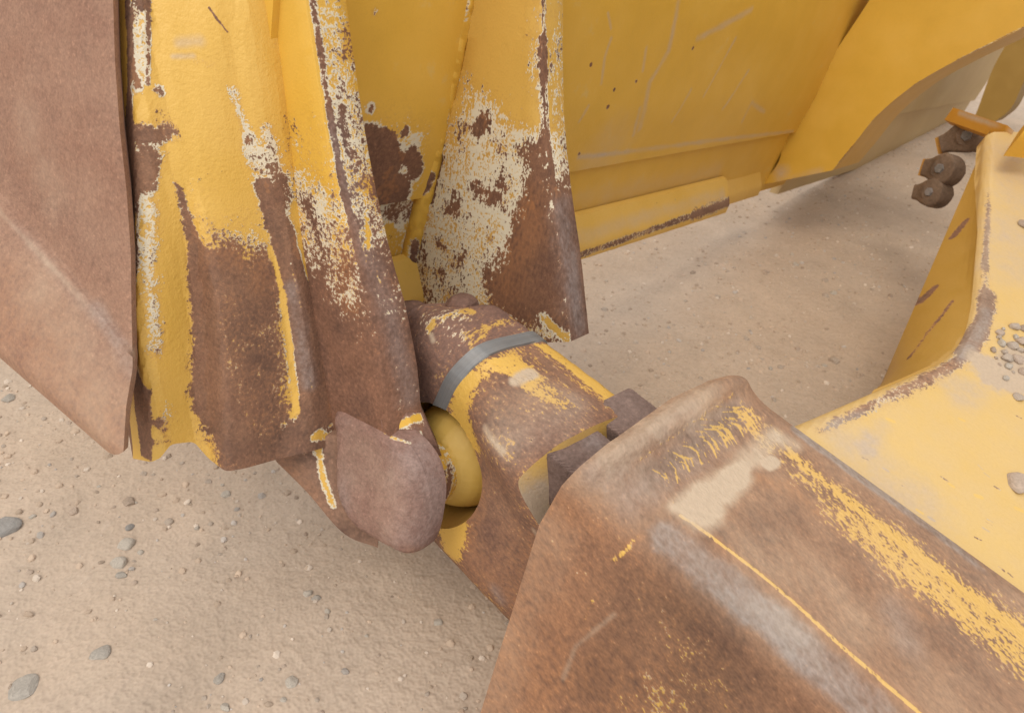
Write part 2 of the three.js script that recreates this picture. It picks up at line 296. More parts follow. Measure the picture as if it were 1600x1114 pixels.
{ // right rib
  const f = two([[845, 0], [846, 100], [850, 200], [861, 300], [876, 400], [884, 470], [891, 534]], 0, 0); f.unshift(V(0, .62, -.17));
  const g = two([[742, 0], [722, 100], [700, 200], [668, 330], [640, 450]], 0, 0); g.unshift(V(0, .62, -.205)); g.push(V(0, -.30, -.33)); g.forEach((p) => p.z -= .012);
  const P = rib('rib', 0, .051, poly(f), poly(g), 1150), edgeC = lin([[-.15, -.1], [.06, .0], [.085, .3], [.12, .50], [.2, .58], [.26, .66], [.4, .9]]);
  // front edge: yellow and white above, bare below
  P.m('prim', .12, 26, [864, 150, 873, 290]).area('cov', .52, 40, [660, -90, 838, -90, 840, 190, 790, 170, 735, 130, 680, 230]).area('prim', .30, 30, [720, 150, 850, 170, 860, 320, 800, 420, 740, 470, 600, 470, 650, 330]).area('cov', -.55, 26, [846, 225, 852, 300, 868, 390, 886, 530, 845, 500, 775, 470, 765, 420, 800, 370, 815, 300, 830, 240]).m('cov', -.34, 16, [740, 290, 770, 310]).m('cov', -.3, 12, [715, 310, 705, 330]).m('grey', .55, 24, [880, 330, 892, 420, 905, 520]);
  
  // broad face
  P.m('cov', -.45, 15, [758, 184, 745, 205]).m('cov', .6, 9, [850, 495, 875, 520, 885, 528]).m('prim', .3, 12, [850, 495, 885, 528]);
  P.m('cov', -.28, 7, [845, 60, 850, 250]).m('orange', .5, 40, [800, 370, 830, 330, 790, 440]);
  P.bake(wear({ base: (p) => { const e = sm(.003, .007, p.x), d = sm(.001, .005, p.x) * (1 - sm(.011, .015, p.x)); return lerp(.42, edgeC(p.y), e) - .45 * d; }, a1: .12, a2: .36, a3: .22, f2: 44, f3: 210, dir: [0, 1, 0, .45], pw: .13, yel: [.60, .37, .08], org: .05 }), blade, { bump: .0012 });
}
{ // left rib
  const f = two([[475, -8], [492, 100], [508, 200], [528, 300], [552, 400], [580, 500], [600, 600], [604, 640], [612, 700]], 0, -.311); f.unshift(f[0].clone().add(V(0, .3, -.09)));
  const g = f.map((p) => V(0, p.y - .02, p.z - .16)); g[g.length - 1].y -= .04;
  const P = rib('rib', -.311, -.254, poly(f), poly(g), 1200), edgeC = lin([[-.2, .02], [-.08, .06], [-.02, .16], [.04, .30], [.08, .42], [.16, .46], [.24, .52], [.3, .6]]), faceC = lin([[-.15, -.1], [-.06, .05], [0, .25], [.05, .42], [.1, .62], [.16, .8], [.22, .95]]);
  P.m('prim', .22, 34, [515, 20, 525, 100, 540, 200, 555, 320]).m('cov', -.3, 9, [535, 130, 530, 150, 538, 210, 545, 240]).m('cov', .26, 6, [572, 330, 576, 385]).m('cov', .22, 5, [590, 428, 596, 445]).m('grey', .35, 26, [520, 200, 560, 340, 600, 470, 640, 620]);
  P.m('prim', .25, 16, [505, 230, 510, 290, 500, 330]).m('orange', .7, 26, [520, 330, 535, 400, 545, 470]);
  P.bake(wear({ base: (p) => { const e = sm(-.308, -.302, p.x), d = sm(-.309, -.305, p.x) * (1 - sm(-.300, -.294, p.x)); return lerp(faceC(p.y), edgeC(p.y), e) - .42 * d; }, a1: .12, a2: .42, a3: .2, f2: 38, pw: .14, f3: 210, rustB: [.27, .135, .085] }), blade, { bump: .0013 });
}
// weld along the root of the right rib
function bead(name, frame, pts, r, o, parent, amp = .10, res = 700) {
  const c = new THREE.CatmullRomCurve3(pts, false, 'centripetal'), n = 130, fr = c.computeFrenetFrames(n, false), rows = [];
  for (let i = 0; i <= n; i++) { const q = c.getPointAt(i / n), ring = []; for (let j = 0; j < 12; j++) { const a = j / 12 * Math.PI * 2, rr = r * (1 + amp * noise(i * .33, Math.cos(a) * 2, Math.sin(a) * 2) + amp * .25 * Math.sin(i * 1.1)); ring.push(q.clone().addScaledVector(fr.normals[i], Math.cos(a) * rr).addScaledVector(fr.binormals[i], Math.sin(a) * rr)); } rows.push(ring); }
  const P = new Part(name, frame, loft(rows), res, 1.2); return o.marks ? (o.marks(P), P.bake(wear(o), parent)) : P.bake(wear(o), parent);
}
bead('weld_bead', B, two([[748, -60], [740, 0], [720, 100], [698, 200], [668, 330], [636, 470]], 0, -.002).map((p) => p.add(V(0, 0, -.016))), .016, { base: .82, a2: .3, a3: .16, f2: 20, pw: .13, marks: (P) => P.m('cov', -.55, 8, [690, 205, 697, 180]).m('cov', -.7, 9, [672, 275, 660, 300]).m('cov', -.6, 8, [648, 380, 642, 430]).m('cov', -.3, 5, [731, 5, 729, 30]) }, blade);
bead('weld_bead', B, [[592, 345], [620, 336], [650, 332], [668, 322]].map(([x, y]) => { const p = B.onPlane(V(0, -.05, -.287), V(0, .2, 1), x, y); p.z -= .012; return p; }), .011, { base: .8, a2: .3, pw: .1 }, blade);

// the box bracket left of the rib: one fluted plate, its rails surveyed from top to foot
{
  const ex0 = lin([[-70, 172], [0, 175], [100, 178], [200, 185], [300, 196], [400, 203], [500, 204], [580, 205], [640, 198], [700, 205]]);
  const y0 = -70, R = [ // foot y, then x at heights, then depth offset towards the camera (negative) or away
    [716, null, .05],
    [722, [[-70, 206], [0, 204], [100, 203], [200, 210], [300, 214], [400, 212], [500, 209], [560, 211], [620, 232], [720, 236]], 0],
    [716, [[-70, 224], [0, 222], [100, 224], [200, 230], [300, 238], [400, 232], [500, 230], [620, 246], [700, 250]], -.004],
    [694, [[-70, 233], [0, 234], [110, 237], [170, 262], [220, 270], [290, 262], [400, 262], [500, 258], [600, 262], [694, 268]], .002],
    [690, [[-70, 262], [0, 264], [110, 266], [200, 280], [280, 275], [400, 288], [500, 301], [600, 299], [690, 303]], .012],
    [716, [[-70, 290], [0, 290], [110, 292], [200, 294], [290, 284], [400, 306], [500, 318], [600, 318], [716, 326]], .010],
    [737, [[-70, 318], [0, 318], [150, 318], [290, 306], [400, 326], [500, 346], [600, 352], [737, 352]], .0],
    [732, [[-70, 340], [0, 342], [150, 348], [290, 346], [400, 360], [500, 376], [600, 384], [732, 382]], .0],
    [716, [[-70, 358], [0, 360], [150, 370], [260, 395], [390, 425], [530, 452], [640, 458], [716, 432]], .004],
    [706, [[-70, 378], [0, 380], [130, 398], [260, 422], [390, 456], [530, 482], [640, 488], [706, 482]], -.006],
    [694, [[-70, 396], [0, 397], [130, 428], [220, 450], [330, 470], [480, 500], [600, 521], [694, 524]], .012],
    [690, [[-70, 424], [0, 430], [130, 450], [220, 468], [330, 492], [480, 526], [600, 548], [690, 552]], .004],
  ];
  const dR = soft([[-70, .845], [0, .856], [100, .88], [300, .945], [450, .975], [640, 1.0], [740, 1.01]], 90), dL = soft([[-70, .80], [300, .82], [560, .845], [740, .88]], 90);
  const fx = R.map((r) => r[1] ? soft(r[1]) : ex0);
  const rows = grid(150, R.length, (s, t, i, j) => {
    const ye = R[j][0], y = lerp(y0, ye, s), x = fx[j](y), k = clamp((x - 205) / 320);
    let rel = R[j][2];
    const low = sm(230, 520, y);
    if (j === 4 || j === 5) rel *= 1.4 * low; if (j === 6) rel = lerp(-.002, -.020, low); if (j === 7) rel = lerp(-.002, -.016, low); if (j > 7) rel *= .3 + .7 * low; if (j > 10) rel += .012; if (j === 0) rel = lerp(.03, .05, low);
    return B.at(x, y, lerp(dL(y), dR(y), k ** 1.1) + rel);
  });
  // flat facets between the rails, the bends only just rounded
  const fine = rows.map((r) => { const q = Array.from({ length: 111 }, (_, j) => { const x = j / 110 * (r.length - 1), k = Math.min(r.length - 2, Math.floor(x)); return r[k].clone().lerp(r[k + 1], x - k); }); return q.map((p, j) => { const a = q[Math.max(0, j - 2)], b = q[Math.max(0, j - 1)], c = q[Math.min(110, j + 1)], d = q[Math.min(110, j + 2)]; return a.clone().add(b).add(p).add(c).add(d).multiplyScalar(.2); }); });
  const P = new Part('bracket_plate', B, slab(fine, V(.02, 0, -.05)), 1350, 1.0, (p, k) => k === 1 ? .1 : k ? .5 : 1);
  // chips, from the left edge across
  P.area('cov', -1.2, 5, [160, -90, 204, -90, 202, 100, 208, 200, 212, 300, 209, 400, 208, 560, 232, 610, 236, 720, 190, 720, 170, 400]).m('cov', -.9, 10, [198, -40, 200, 40, 204, 110, 212, 130]).area('cov', -.54, 5, [200, -90, 232, -90, 233, 60, 234, 125, 222, 150, 204, 120]).m('cov', -.5, 5, [231, -60, 232, 60, 231, 130]).m('prim', .5, 18, [215, -60, 214, 40, 217, 90, 214, 150]).m('cov', -.3, 10, [212, -6, 226, 4]).m('cov', -.75, 9, [244, 140, 252, 146]).m('cov', -.6, 8, [213, 140, 205, 150]).m('prim', .28, 14, [258, 135, 262, 150]).m('cov', -.12, 14, [258, 135])
    .m('cov', -.62, 16, [215, 205, 245, 212, 265, 206]).m('cov', -.72, 17, [215, 225, 235, 250, 225, 285]).m('prim', .34, 32, [238, 230, 225, 300, 230, 370, 234, 450, 245, 540]).m('cov', -.52, 21, [222, 270, 234, 340, 230, 400, 238, 470, 245, 540]).m('cov', -.3, 26, [250, 180, 245, 240]).m('cov', -.34, 22, [246, 560, 262, 650]).m('cov', -.6, 5, [212, 240, 214, 320, 212, 420, 210, 520])
    .m('cov', .2, 14, [262, 300, 272, 380, 285, 450, 270, 540, 270, 620]).m('cov', .16, 20, [240, 540, 250, 620]).m('prim', .2, 14, [262, 560, 268, 640]).m('cov', -.5, 12, [250, 664, 262, 690, 240, 690]).m('cov', -.32, 8, [244, 660]);
  P.area('cov', -1.05, 6, [273, 285, 284, 300, 298, 350, 330, 420, 345, 560, 350, 740, 300, 700, 302, 640, 304, 560, 300, 430, 288, 340]).area('cov', -.7, 34, [318, 410, 350, 400, 400, 410, 428, 410, 440, 450, 452, 530, 463, 640, 468, 725, 400, 745, 335, 740, 310, 660, 310, 470]).area('cov', -.46, 62, [296, 300, 340, 330, 400, 340, 425, 380, 440, 450, 300, 450]).m('orange', .45, 34, [330, 360, 370, 400, 400, 390, 410, 440]).area('prim', .09, 30, [285, 270, 400, 290, 430, 380, 300, 360]);
  P.area('cov', -1.1, 10, [462, 655, 524, 640, 575, 650, 590, 770, 330, 770, 340, 735, 400, 735]);
  P.m('prim', .36, 17, [358, 130, 372, 170, 385, 210, 398, 250, 410, 300]).m('cov', -.52, 11, [362, 140, 376, 180, 388, 215]).m('cov', -.55, 15, [390, 225, 404, 270, 418, 310, 430, 350]).m('cov', -.6, 10, [410, 290, 425, 350, 440, 400]).m('prim', .3, 18, [420, 210, 430, 270, 446, 330, 460, 400]).m('cov', -.55, 14, [414, 200, 434, 280, 450, 350, 462, 400]).m('cov', -.32, 46, [470, 200, 490, 300, 470, 260]).area('cov', -.95, 7, [424, 330, 440, 330, 470, 390, 488, 460, 506, 560, 520, 640, 512, 672, 468, 655, 458, 560, 446, 460, 434, 400])
    .m('cov', .62, 6, [424, 390, 440, 450, 452, 530, 462, 610, 464, 640]).m('prim', .25, 7, [440, 470, 455, 560, 463, 640]).m('cov', .8, 9, [470, 380, 486, 440, 500, 490, 512, 560, 520, 620, 518, 660]).m('prim', .3, 12, [468, 370, 486, 440, 505, 510]).m('cov', .55, 4, [452, 400, 462, 450, 470, 480]).m('grey', .45, 14, [455, 450, 485, 600]).m('orange', .5, 12, [510, 540, 520, 640]).m('cov', .5, 3.5, [484, 590, 487, 605]);
  P.m('cov', .95, 9, [508, 668, 488, 684, 515, 680]).m('prim', .35, 18, [460, 668, 480, 690, 500, 675]).m('cov', .4, 9, [462, 645, 466, 668, 452, 690]).m('cov', .3, 5, [444, 664, 436, 685]);
  P.area('cov', -1.0, 18, [506, 400, 524, 440, 560, 560, 570, 700, 526, 700, 524, 620, 512, 520]).m('cov', -.4, 16, [505, 330, 525, 430, 540, 520]).m('prim', .18, 22, [470, 170, 485, 260, 495, 320]).m('cov', -.1, 20, [480, 230, 490, 310]).m('prim', .2, 9, [300, 95, 325, 102, 340, 110]).m('cov', -.26, 8, [305, 95, 330, 101]).m('dustOrLight', .45, 9, [280, 68, 310, 64]).m('dustOrLight', .5, 5, [270, 88, 300, 87]).m('cov', -.8, 1.8, [326, 12, 340, 32, 355, 50]).m('cov', -.5, 3, [430, 68]);
  P.bake(wear({ base: (p, k) => k === 0 ? .95 : .2, a1: .10, a2: .36, a3: .19, f2: 38, f3: 240, pw: .018, fade: .14, dustOrLight: .05, rustA: [.185, .09, .056], rustB: [.26, .13, .075] }), blade, { bump: .0018 });
}
{ // the outer end plate: bare rusty steel, a thicker foot strip below the crease
  const dA = lin([[-70, .775], [300, .795], [560, .82], [740, .855]]), ex = lin([[-70, 180], [0, 183], [100, 186], [200, 193], [300, 204], [400, 211], [500, 212], [580, 213], [640, 203], [728, 198]]);
  const hv = V(-1.705, 0, 0), dirL = V(0, 0, 0).addScaledVector(RIGHT, -1.705).addScaledVector(UP, .9).addScaledVector(FWD, 1);
  const dl = V(dirL.dot(bu), dirL.dot(bv), dirL.dot(bn)).normalize();
  const pt = (y, w, foot) => B.at(ex(y), y, dA(y)).addScaledVector(dl, w);
  const rows = grid(90, 40, (s, t) => {
    const y = lerp(-70, 733 - 34 * Math.max(0, 1 - t / .13) ** 2.2, s), w = (t * t * .35 + t * .65) * .5; const p = pt(y, w);
    const cr = 562 - 165 * t, k = sm(cr - 10, cr + 8, y); const pull = k * .011 + Math.max(0, y - cr) * .00035; p.copy(B.loc(B.g.localToWorld(p).sub(camera.position).multiplyScalar(1 - pull).add(camera.position))); p.z += .0012 * noise(p.x * 9, p.y * 9, 1); const eb = .022 * Math.max(0, 1 - t / .045) ** 2 + .016 * sm(712, 732, y) ** 2; p.copy(B.loc(B.g.localToWorld(p).sub(camera.position).multiplyScalar(1 + eb).add(camera.position))); return p;
  });
  const P = new Part('end_plate', B, slab(rows, V(.03, 0, -.055)), 900, .8, (p, k) => k === 1 ? .1 : k ? .5 : 1);
  P.area('dustOrLight', .05, 12, [-20, 312, 212, 556, 205, 735, 150, 715, -20, 545]).area('orange', .22, 20, [-20, 400, 120, 560, 200, 640, 205, 735, 150, 715, -20, 545]).m('dustOrLight', .2, 5, [-10, 322, 100, 438, 208, 552]);  // lower facet and crease line lightened to paint the light they catch
  P.m('orange', .22, 60, [0, 470, 60, 540, 130, 640, 190, 690]).m('dustOrLight', .14, 60, [60, 470, 120, 560, 190, 680]).m('grey', .3, 14, [150, 480, 185, 540, 205, 580]).m('dustOrLight', .15, 40, [40, 200, 80, 300]).m('dark', .15, 12, [185, 40, 190, 200, 202, 300]).m('cov', .5, 4, [208, 558, 212, 575]).m('grey', .16, 10, [20, 350, 90, 430, 180, 530]);
  P.bake(wear({ base: -.4, a1: .1, a2: .2, a3: .1, f1: 5, f2: 24, rustA: [.25, .127, .086], rustB: [.31, .17, .118], rustC: [.20, .10, .072], dustOrLight: .11, org: .06 }), blade, { bump: .001 });
}
{ // lower web of the bracket, running down behind the boss
  const tl = [[418, 700, 1.0], [470, 690, 1.0], [530, 680, 1.0], [590, 690, 1.0]], bl = [[432, 722, 1.01], [480, 770, 1.012], [540, 836, 1.016], [590, 856, 1.02]];
  const a = poly(tl.map((q) => B.at(...q))), b = poly(bl.map((q) => B.at(...q)));
  const P = new Part('lower_web', B, slab(grid(24, 40, (s, t) => a(t).lerp(b(t), s)), V(.04, 0, -.04)), 800);
  P.m('cov', .75, 8, [497, 700, 505, 750, 520, 790]).m('prim', .4, 9, [495, 690, 503, 740, 522, 795]).m('cov', .55, 14, [488, 692, 470, 700]).m('prim', .3, 14, [470, 700]).m('orange', .5, 24, [440, 730, 500, 800]);
  P.bake(wear({ base: -.05, a1: .1, a2: .3, a3: .18, pw: .1, rustA: [.2, .11, .075], rustB: [.27, .15, .1], dustOrLight: .06 }), blade, { bump: .001 });
}
{ // forged pin boss: a thick lug that runs out of the rib, flat-faced, well rounded at its right and foot
  const out = [[516, 640], [540, 633], [572, 638], [604, 651], [632, 667], [655, 688], [672, 716], [684, 755], [688, 800], [676, 842], [650, 864], [616, 866], [578, 851], [548, 826], [522, 786], [507, 742], [503, 700], [506, 664]].map(([x, y]) => B.on(0, lerp(-.346, -.286, sm(-.75, .55, .8 * (x - 598) / 95 + .6 * (752 - y) / 115)), x, y).setX(0));
  const oc = new THREE.CatmullRomCurve3(out, true, 'centripetal'), ctr = B.on(0, -.325, 598, 752), NA = 120, rows = [];
  const prf = [[.02, -.334], [.2, -.3345], [.4, -.334], [.58, -.3325], [.72, -.329], [.82, -.324], [.89, -.3175], [.94, -.310], [.975, -.301], [.995, -.291], [1, -.28], [.995, -.265], [.98, -.25], [.95, -.235]];
  const pc = poly(prf.map(([q, u]) => V(q, -.362 + (u + .334) * .8, 0)));
  for (let i = 0; i <= 54; i++) { const q = pc(i / 54), ring = []; for (let j = 0; j < NA; j++) { const e = oc.getPoint(j / NA), dv = e.y - ctr.y, dn = e.z - ctr.z, right = sm(-.04, .09, dn - dv * .35), sh = 1 - (1 - q.x) * (1 - .35 * right); const k = q.x, off = (q.y + .362) * lerp(sm(.80, 1, q.x) * .9, 1, right); const p = V(q.y > -.3 ? q.y : -.362 + off, ctr.y + dv * k, ctr.z + dn * k); if (q.y <= -.3) p.x = lerp(-.321, -.352, 1 - sm(-.335, -.175, p.y)) - .02 * right * q.x * (1 - q.x) + off * lerp(.8, 1, right); p.x += .0+ .0012 * noise(p.y * 24, p.z * 24, 2) + .0005 * noise(p.y * 90, p.z * 90, 2); ring.push(p); } rows.push(ring); }
  const P = new Part('pin_boss', B, loft(rows), 1150, 1.2);
  P.m('grey', .32, 50, [655, 710, 680, 780, 660, 840]).m('dustOrLight', .14, 60, [560, 720, 590, 790]).m('cov', .75, 5, [526, 634, 560, 639, 590, 654, 604, 676], .4).m('cov', .6, 6, [612, 684, 640, 692], .2).m('orange', .5, 14, [620, 862, 650, 862]).m('grey', .3, 20, [520, 660, 515, 720, 535, 790]).m('dark', .2, 5, [606, 690, 625, 720]);
  P.bake(wear({ base: -.1, a1: .08, a2: .2, a3: .10, rustA: [.20, .102, .082], rustB: [.27, .148, .12], rustC: [.15, .078, .062], dustOrLight: .07 }), blade, { bump: .002 });
  // the rib end that flows down into the boss
  const rowsE = grid(30, 30, (s, t) => { const x = lerp(lerp(588, 600, s), lerp(656, 690, s), t), y = lerp(lerp(612, 636, t), lerp(690, 712, t), s); return B.at(x, y, .938 + .02 * t + .02 * (2 * s - 1) ** 2 * s + .018 * Math.max(0, t - .6) * 2); });
  const Q = new Part('rib_foot', B, slab(rowsE, V(.02, 0, -.03)), 900, 1);
  Q.m('cov', .85, 9, [612, 671, 632, 660, 655, 652], .2).m('prim', .3, 11, [612, 671, 640, 664, 656, 660]).m('cov', .5, 4, [658, 680, 650, 690]).m('prim', .3, 5, [652, 690, 658, 676]);
  Q.bake(wear({ base: .0, a1: .1, a2: .3, a3: .2, pw: .1, rustA: [.2, .108, .08], rustB: [.26, .145, .11] }), blade, { bump: .0013 });
}
{ // pin with its ball
  const Cv = -.265, Cn = .001, lat = (pr) => { const rows = []; for (const [x, r] of pr) { const ring = []; for (let j = 0; j < 96; j++) { const a = j / 96 * Math.PI * 2; ring.push(V(x, Cv + r * Math.cos(a), Cn + r * Math.sin(a))); } rows.push(ring); } return rows; };
  const sp = []; for (let i = 0; i <= 48; i++) { const a = lerp(.62, Math.PI - .3, i / 48); sp.push([-.160 - Math.cos(a) * .0785, Math.sin(a) * .0785]); }
  const N = new Part('pin_neck', B, loft(lat([[-.295, .053], [-.262, .054], [-.250, .0535], [-.242, .051], [-.234, .046], [-.215, .044]])), 1000, 1);
  N.m('cov', -.5, 12, [696, 772, 703, 750, 702, 735]).m('cov', -.5, 10, [665, 672, 680, 678]).m('prim', .2, 20, [690, 700]);
  N.bake(wear({ base: .60, a1: .1, a2: .5, a3: .2, f2: 30, pw: .16 }), blade);
  const S = new Part('ball', B, loft(lat(sp)), 800, 1.2);
  S.bake(wear({ base: .9, a1: .1, a2: .3, a3: .12, yel: [.52, .33, .05], rough: .6, dustOrLight: .12, pw: .02 }), blade, { bump: .0003 });
}
{ // trunnion gussets: thick upright plates standing on the blade back further along
  const G = (u0, u1, pts, o) => {
    const up = pts.map(([a, b]) => ({ f: B.on(0, u0, a[0], a[1]), b: B.on(0, u0, b[0], b[1]).add(V(0, 0, -.05)) }));
    const f = poly(up.map((q) => q.f)), b = poly(up.map((q) => q.b));
    const front = grid(40, 10, (s, t) => b(s).lerp(f(s), t));
    const P = new Part('gusset', B, slab(front, V(u1 - u0, 0, 0)), 300, .5);
    if (o.marks) o.marks(P);
    P.bake(wear(o), blade, { bump: .0008 });
  };
  G(1.60, 1.86, [[[1660, 0], [1440, -90]], [[1601, 42], [1390, 0]], [[1500, 92], [1330, 90]], [[1430, 132], [1290, 160]], [[1370, 182], [1252, 215]], [[1330, 232], [1240, 260]], [[1302, 266], [1212, 296]]], { base: 1.1, a2: .3, yel: [.65, .385, .05], rough: .4, marks: (P) => P.m('cov', -.7, 1.6, [1600, 42, 1500, 92, 1430, 132, 1370, 182, 1330, 232, 1302, 266]).m('dustOrLight', .6, 12, [1222, 268]).m('cov', -.5, 7, [1222, 264]).m('dustOrLight', .4, 9, [1205, 296, 1280, 270]) });
  G(3.3, 3.5, [[[1720, -20], [1640, -20]], [[1660, 60], [1600, 60]], [[1610, 112], [1572, 110]], [[1580, 170], [1545, 180]], [[1556, 190], [1535, 200]]], { base: 1.1, yel: [.36, .22, .05] });
}
{ // the far half of the blade, past the first gusset
  const P = new Part('far_panel', B, prof(1.802, 4.4, 1.1, .006, () => 0, .03, 40, 24), 200);
  P.bake(wear({ base: 1.1, a2: .2, dustOrLight: .30, fade: .3, yel: [.5, .36, .12] }), blade);
  const Q = new Part('far_lower_panel', B, prof(1.802, 4.4, 0, -.24, () => -.016, .03, 40, 12), 200);
  Q.bake(wear({ base: 1.1, a2: .2, dustOrLight: .34, fade: .5, yel: [.52, .38, .15] }), blade);
}
// ---------------------------------------------------------------- the push arm: x across it (w), y along it to the ball (a), z up off its top (h)
const arm = thing('push_arm', 'rusty yellow push arm with a split ball socket and steel shim band, at lower right', 'push arm');
const aa = V(0, 0, 0).addScaledVector(RIGHT, -2.59).addScaledVector(UP, 2.05).add(FWD).normalize();
const aw = V(-aa.z, 0, aa.x).normalize(); if (aw.x < 0) aw.negate();
const ah = aw.clone().cross(aa);
const A = new Frame(at(1050, 800, .85), aw, aa, ah, arm);
{ // box beam with a welded end block
  const ring0 = roundPoly([[.246, 0, .02], [.006, 0, .006], [-.048, -.026, .026], [-.40, -.535, .04], [.18, -.56, .03], [.246, -.10, .02]], 9);
  const ring = dense(ring0, .006);
  const frontA = (w, h) => lin([[-.40, -.065], [-.213, .031], [-.08, .107], [-.052, .112], [.014, .10], [.125, .085], [.19, .066], [.222, .05], [.246, .028]])(w) + (h < -.05 && w > 0 ? -.02 : 0);
  const rows = [];
  const NS = 120;
  for (let i = 0; i <= NS; i++) {
    const s = i / NS, along = .30 * s + .62 * s ** 3;        // metres back from the front edge
    rows.push(ring.map(([w, h]) => {
      const a = frontA(w, h) - along, top = sm(-.06, -.02, h) * sm(-.12, -.02, w);
      // end block stands proud, then a concave weld fillet runs down to the beam's top sheet
      const edge = lin([[-.08, .05], [.03, .012], [.12, -.006], [.21, -.022], [.25, -.03]])(w);
      const k = sm(edge - .004, edge + .075, a), z = h + top * (.020 * k * k + .006 * sm(edge + .048, edge + .060, a) - .004 * sm(edge + .065, edge + .095, a));
      const drop = .006 * sm(.018, 0, along) ** 2;            // the worn front arris
      const p = V(w, a, z - top * drop);
      p.z += top * .0011 * fbm(w * 60, a * 60, 1, 3) * (.4 + k); const sd = 1 - sm(-.09, -.04, w); p.x -= sd * .0025 * fbm(a * 22, h * 22, 4, 3);
      return p;
    }));
  }
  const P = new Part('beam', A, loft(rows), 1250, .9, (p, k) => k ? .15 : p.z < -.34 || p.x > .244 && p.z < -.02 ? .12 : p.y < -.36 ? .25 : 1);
  // top sheet: yellow near the right arris, bare in the middle
  P.area('cov', .42, 26, [1180, 672, 1235, 690, 1330, 765, 1420, 830, 1520, 905, 1700, 1030, 1700, 1130, 1600, 1065, 1480, 970, 1400, 900, 1330, 840, 1270, 780, 1210, 740, 1180, 700]).m('cov', .30, 10, [1240, 712, 1330, 785, 1420, 855, 1520, 932, 1640, 1020]).area('cov', .2, 50, [1230, 740, 1500, 900, 1700, 1050, 1700, 1190, 1480, 1010, 1300, 850]).m('cov', -.5, 100, [1150, 830, 1250, 930, 1380, 1040, 1500, 1150, 1650, 1250]).m('cov', -.35, 60, [1130, 780, 1200, 760]);
  P.area('dustOrLight', .95, 12, [1047, 792, 1072, 768, 1120, 740, 1168, 728, 1176, 752, 1150, 775, 1128, 802, 1108, 832, 1085, 822]).area('dustOrLight', .6, 12, [1130, 740, 1165, 700, 1200, 668, 1225, 690, 1190, 730]).m('dustOrLight', .8, 13, [1200, 727, 1210, 722], .4).m('dustOrLight', .5, 14, [1215, 680, 1240, 695]);
  P.m('orange', .8, 16, [1170, 745, 1230, 760, 1280, 800]).m('orange', .5, 24, [1300, 800, 1380, 870, 1440, 950]).m('dustOrLight', .12, 60, [1200, 870, 1320, 980]).m('grey', .35, 30, [1400, 960, 1420, 1000]);
  // grey rubbed right arris
  P.m('cov', -.9, 13, [1225, 665, 1300, 722, 1380, 780, 1470, 845, 1560, 905, 1640, 960], .3).m('grey', .8, 12, [1245, 672, 1320, 728, 1400, 785, 1490, 850, 1580, 910], .3).m('cov', .4, 3, [1215, 680, 1250, 720]);
  // end block and its weld fillet
  P.m('cov', -.3, 60, [950, 720, 1040, 660, 1120, 620]).m('dustOrLight', .30, 34, [960, 700, 1040, 650, 1110, 615]).m('grey', .35, 26, [930, 740, 1000, 690, 1080, 640]).m('cov', .62, 6, [1000, 718, 1030, 698, 1070, 668, 1110, 642, 1145, 617]).m('orange', .9, 9, [1050, 668, 1100, 640, 1140, 618]).m('cov', .34, 20, [1160, 640, 1180, 660, 1205, 668]).m('cov', .25, 16, [1130, 690, 1150, 660, 1190, 690]).m('cov', .3, 7, [1062, 750, 1058, 775, 1050, 790]).m('cov', .3, 7, [1015, 735, 1040, 740]).m('cov', .26, 12, [1115, 730, 1110, 700]);
  for (let i = 0; i < 90; i++) { const t = rnd(), x = lerp(1040, 1190, t) + 14 * (rnd() - .5), y = lerp(752, 648, t) + 10 * (rnd() - .5), l = .35 + .9 * rnd(), c = 8 * (rnd() - .5); P.m('cov', .24 + .2 * rnd(), .9 + 1.2 * rnd(), [x, y + 14 * l, x - (4 + 8 * t) * l, y - 4 * l, x - (14 + 16 * t) * l, y - 15 * l + c, x - (28 + 24 * t) * l, y - 22 * l + 8 * t + c]); }
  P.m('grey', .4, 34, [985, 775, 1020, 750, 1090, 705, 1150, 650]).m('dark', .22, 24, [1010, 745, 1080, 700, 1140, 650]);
  // shoulder: polished grey with a yellow line along the fold
  P.m('cov', -.5, 40, [1030, 830, 1120, 900, 1220, 985, 1340, 1090, 1400, 1150], .2).m('grey', .8, 32, [1040, 840, 1110, 895, 1200, 965, 1290, 1045, 1370, 1120], .25).m('cov', 1.2, 3.8, [1064, 806, 1082, 816, 1120, 845, 1180, 890, 1240, 940, 1310, 1005, 1380, 1065, 1450, 1125], .55).m('orange', .8, 9, [1120, 845, 1180, 890, 1240, 940, 1310, 1005, 1380, 1065, 1450, 1125]);
  P.area('dark', .30, 46, [1015, 845, 1110, 935, 1300, 1130, 1000, 1150, 880, 1080, 940, 930]).area('orange', .16, 30, [870, 790, 930, 780, 930, 900, 840, 1120, 740, 1120]);  // dark area paints shade past the fold, orange the bounce at the left
  // broad rusty side
  P.m('orange', .26, 40, [860, 800, 830, 880, 800, 980, 760, 1110]).m('dustOrLight', .16, 50, [850, 830, 800, 980, 760, 1110]).m('orange', .35, 90, [880, 1060, 1000, 1100]).m('cov', .42, 5, [996, 838, 970, 868, 958, 876]).m('cov', .38, 3.5, [925, 940, 912, 970]).m('orange', .6, 9, [1000, 838, 980, 850]).m('dark', .18, 70, [1080, 950, 1140, 1020, 1100, 1090]).m('cov', .2, 60, [1080, 1000, 1100, 1080, 1000, 1110]).m('dustOrLight', .22, 5, [880, 1060, 900, 1010, 960, 960]);
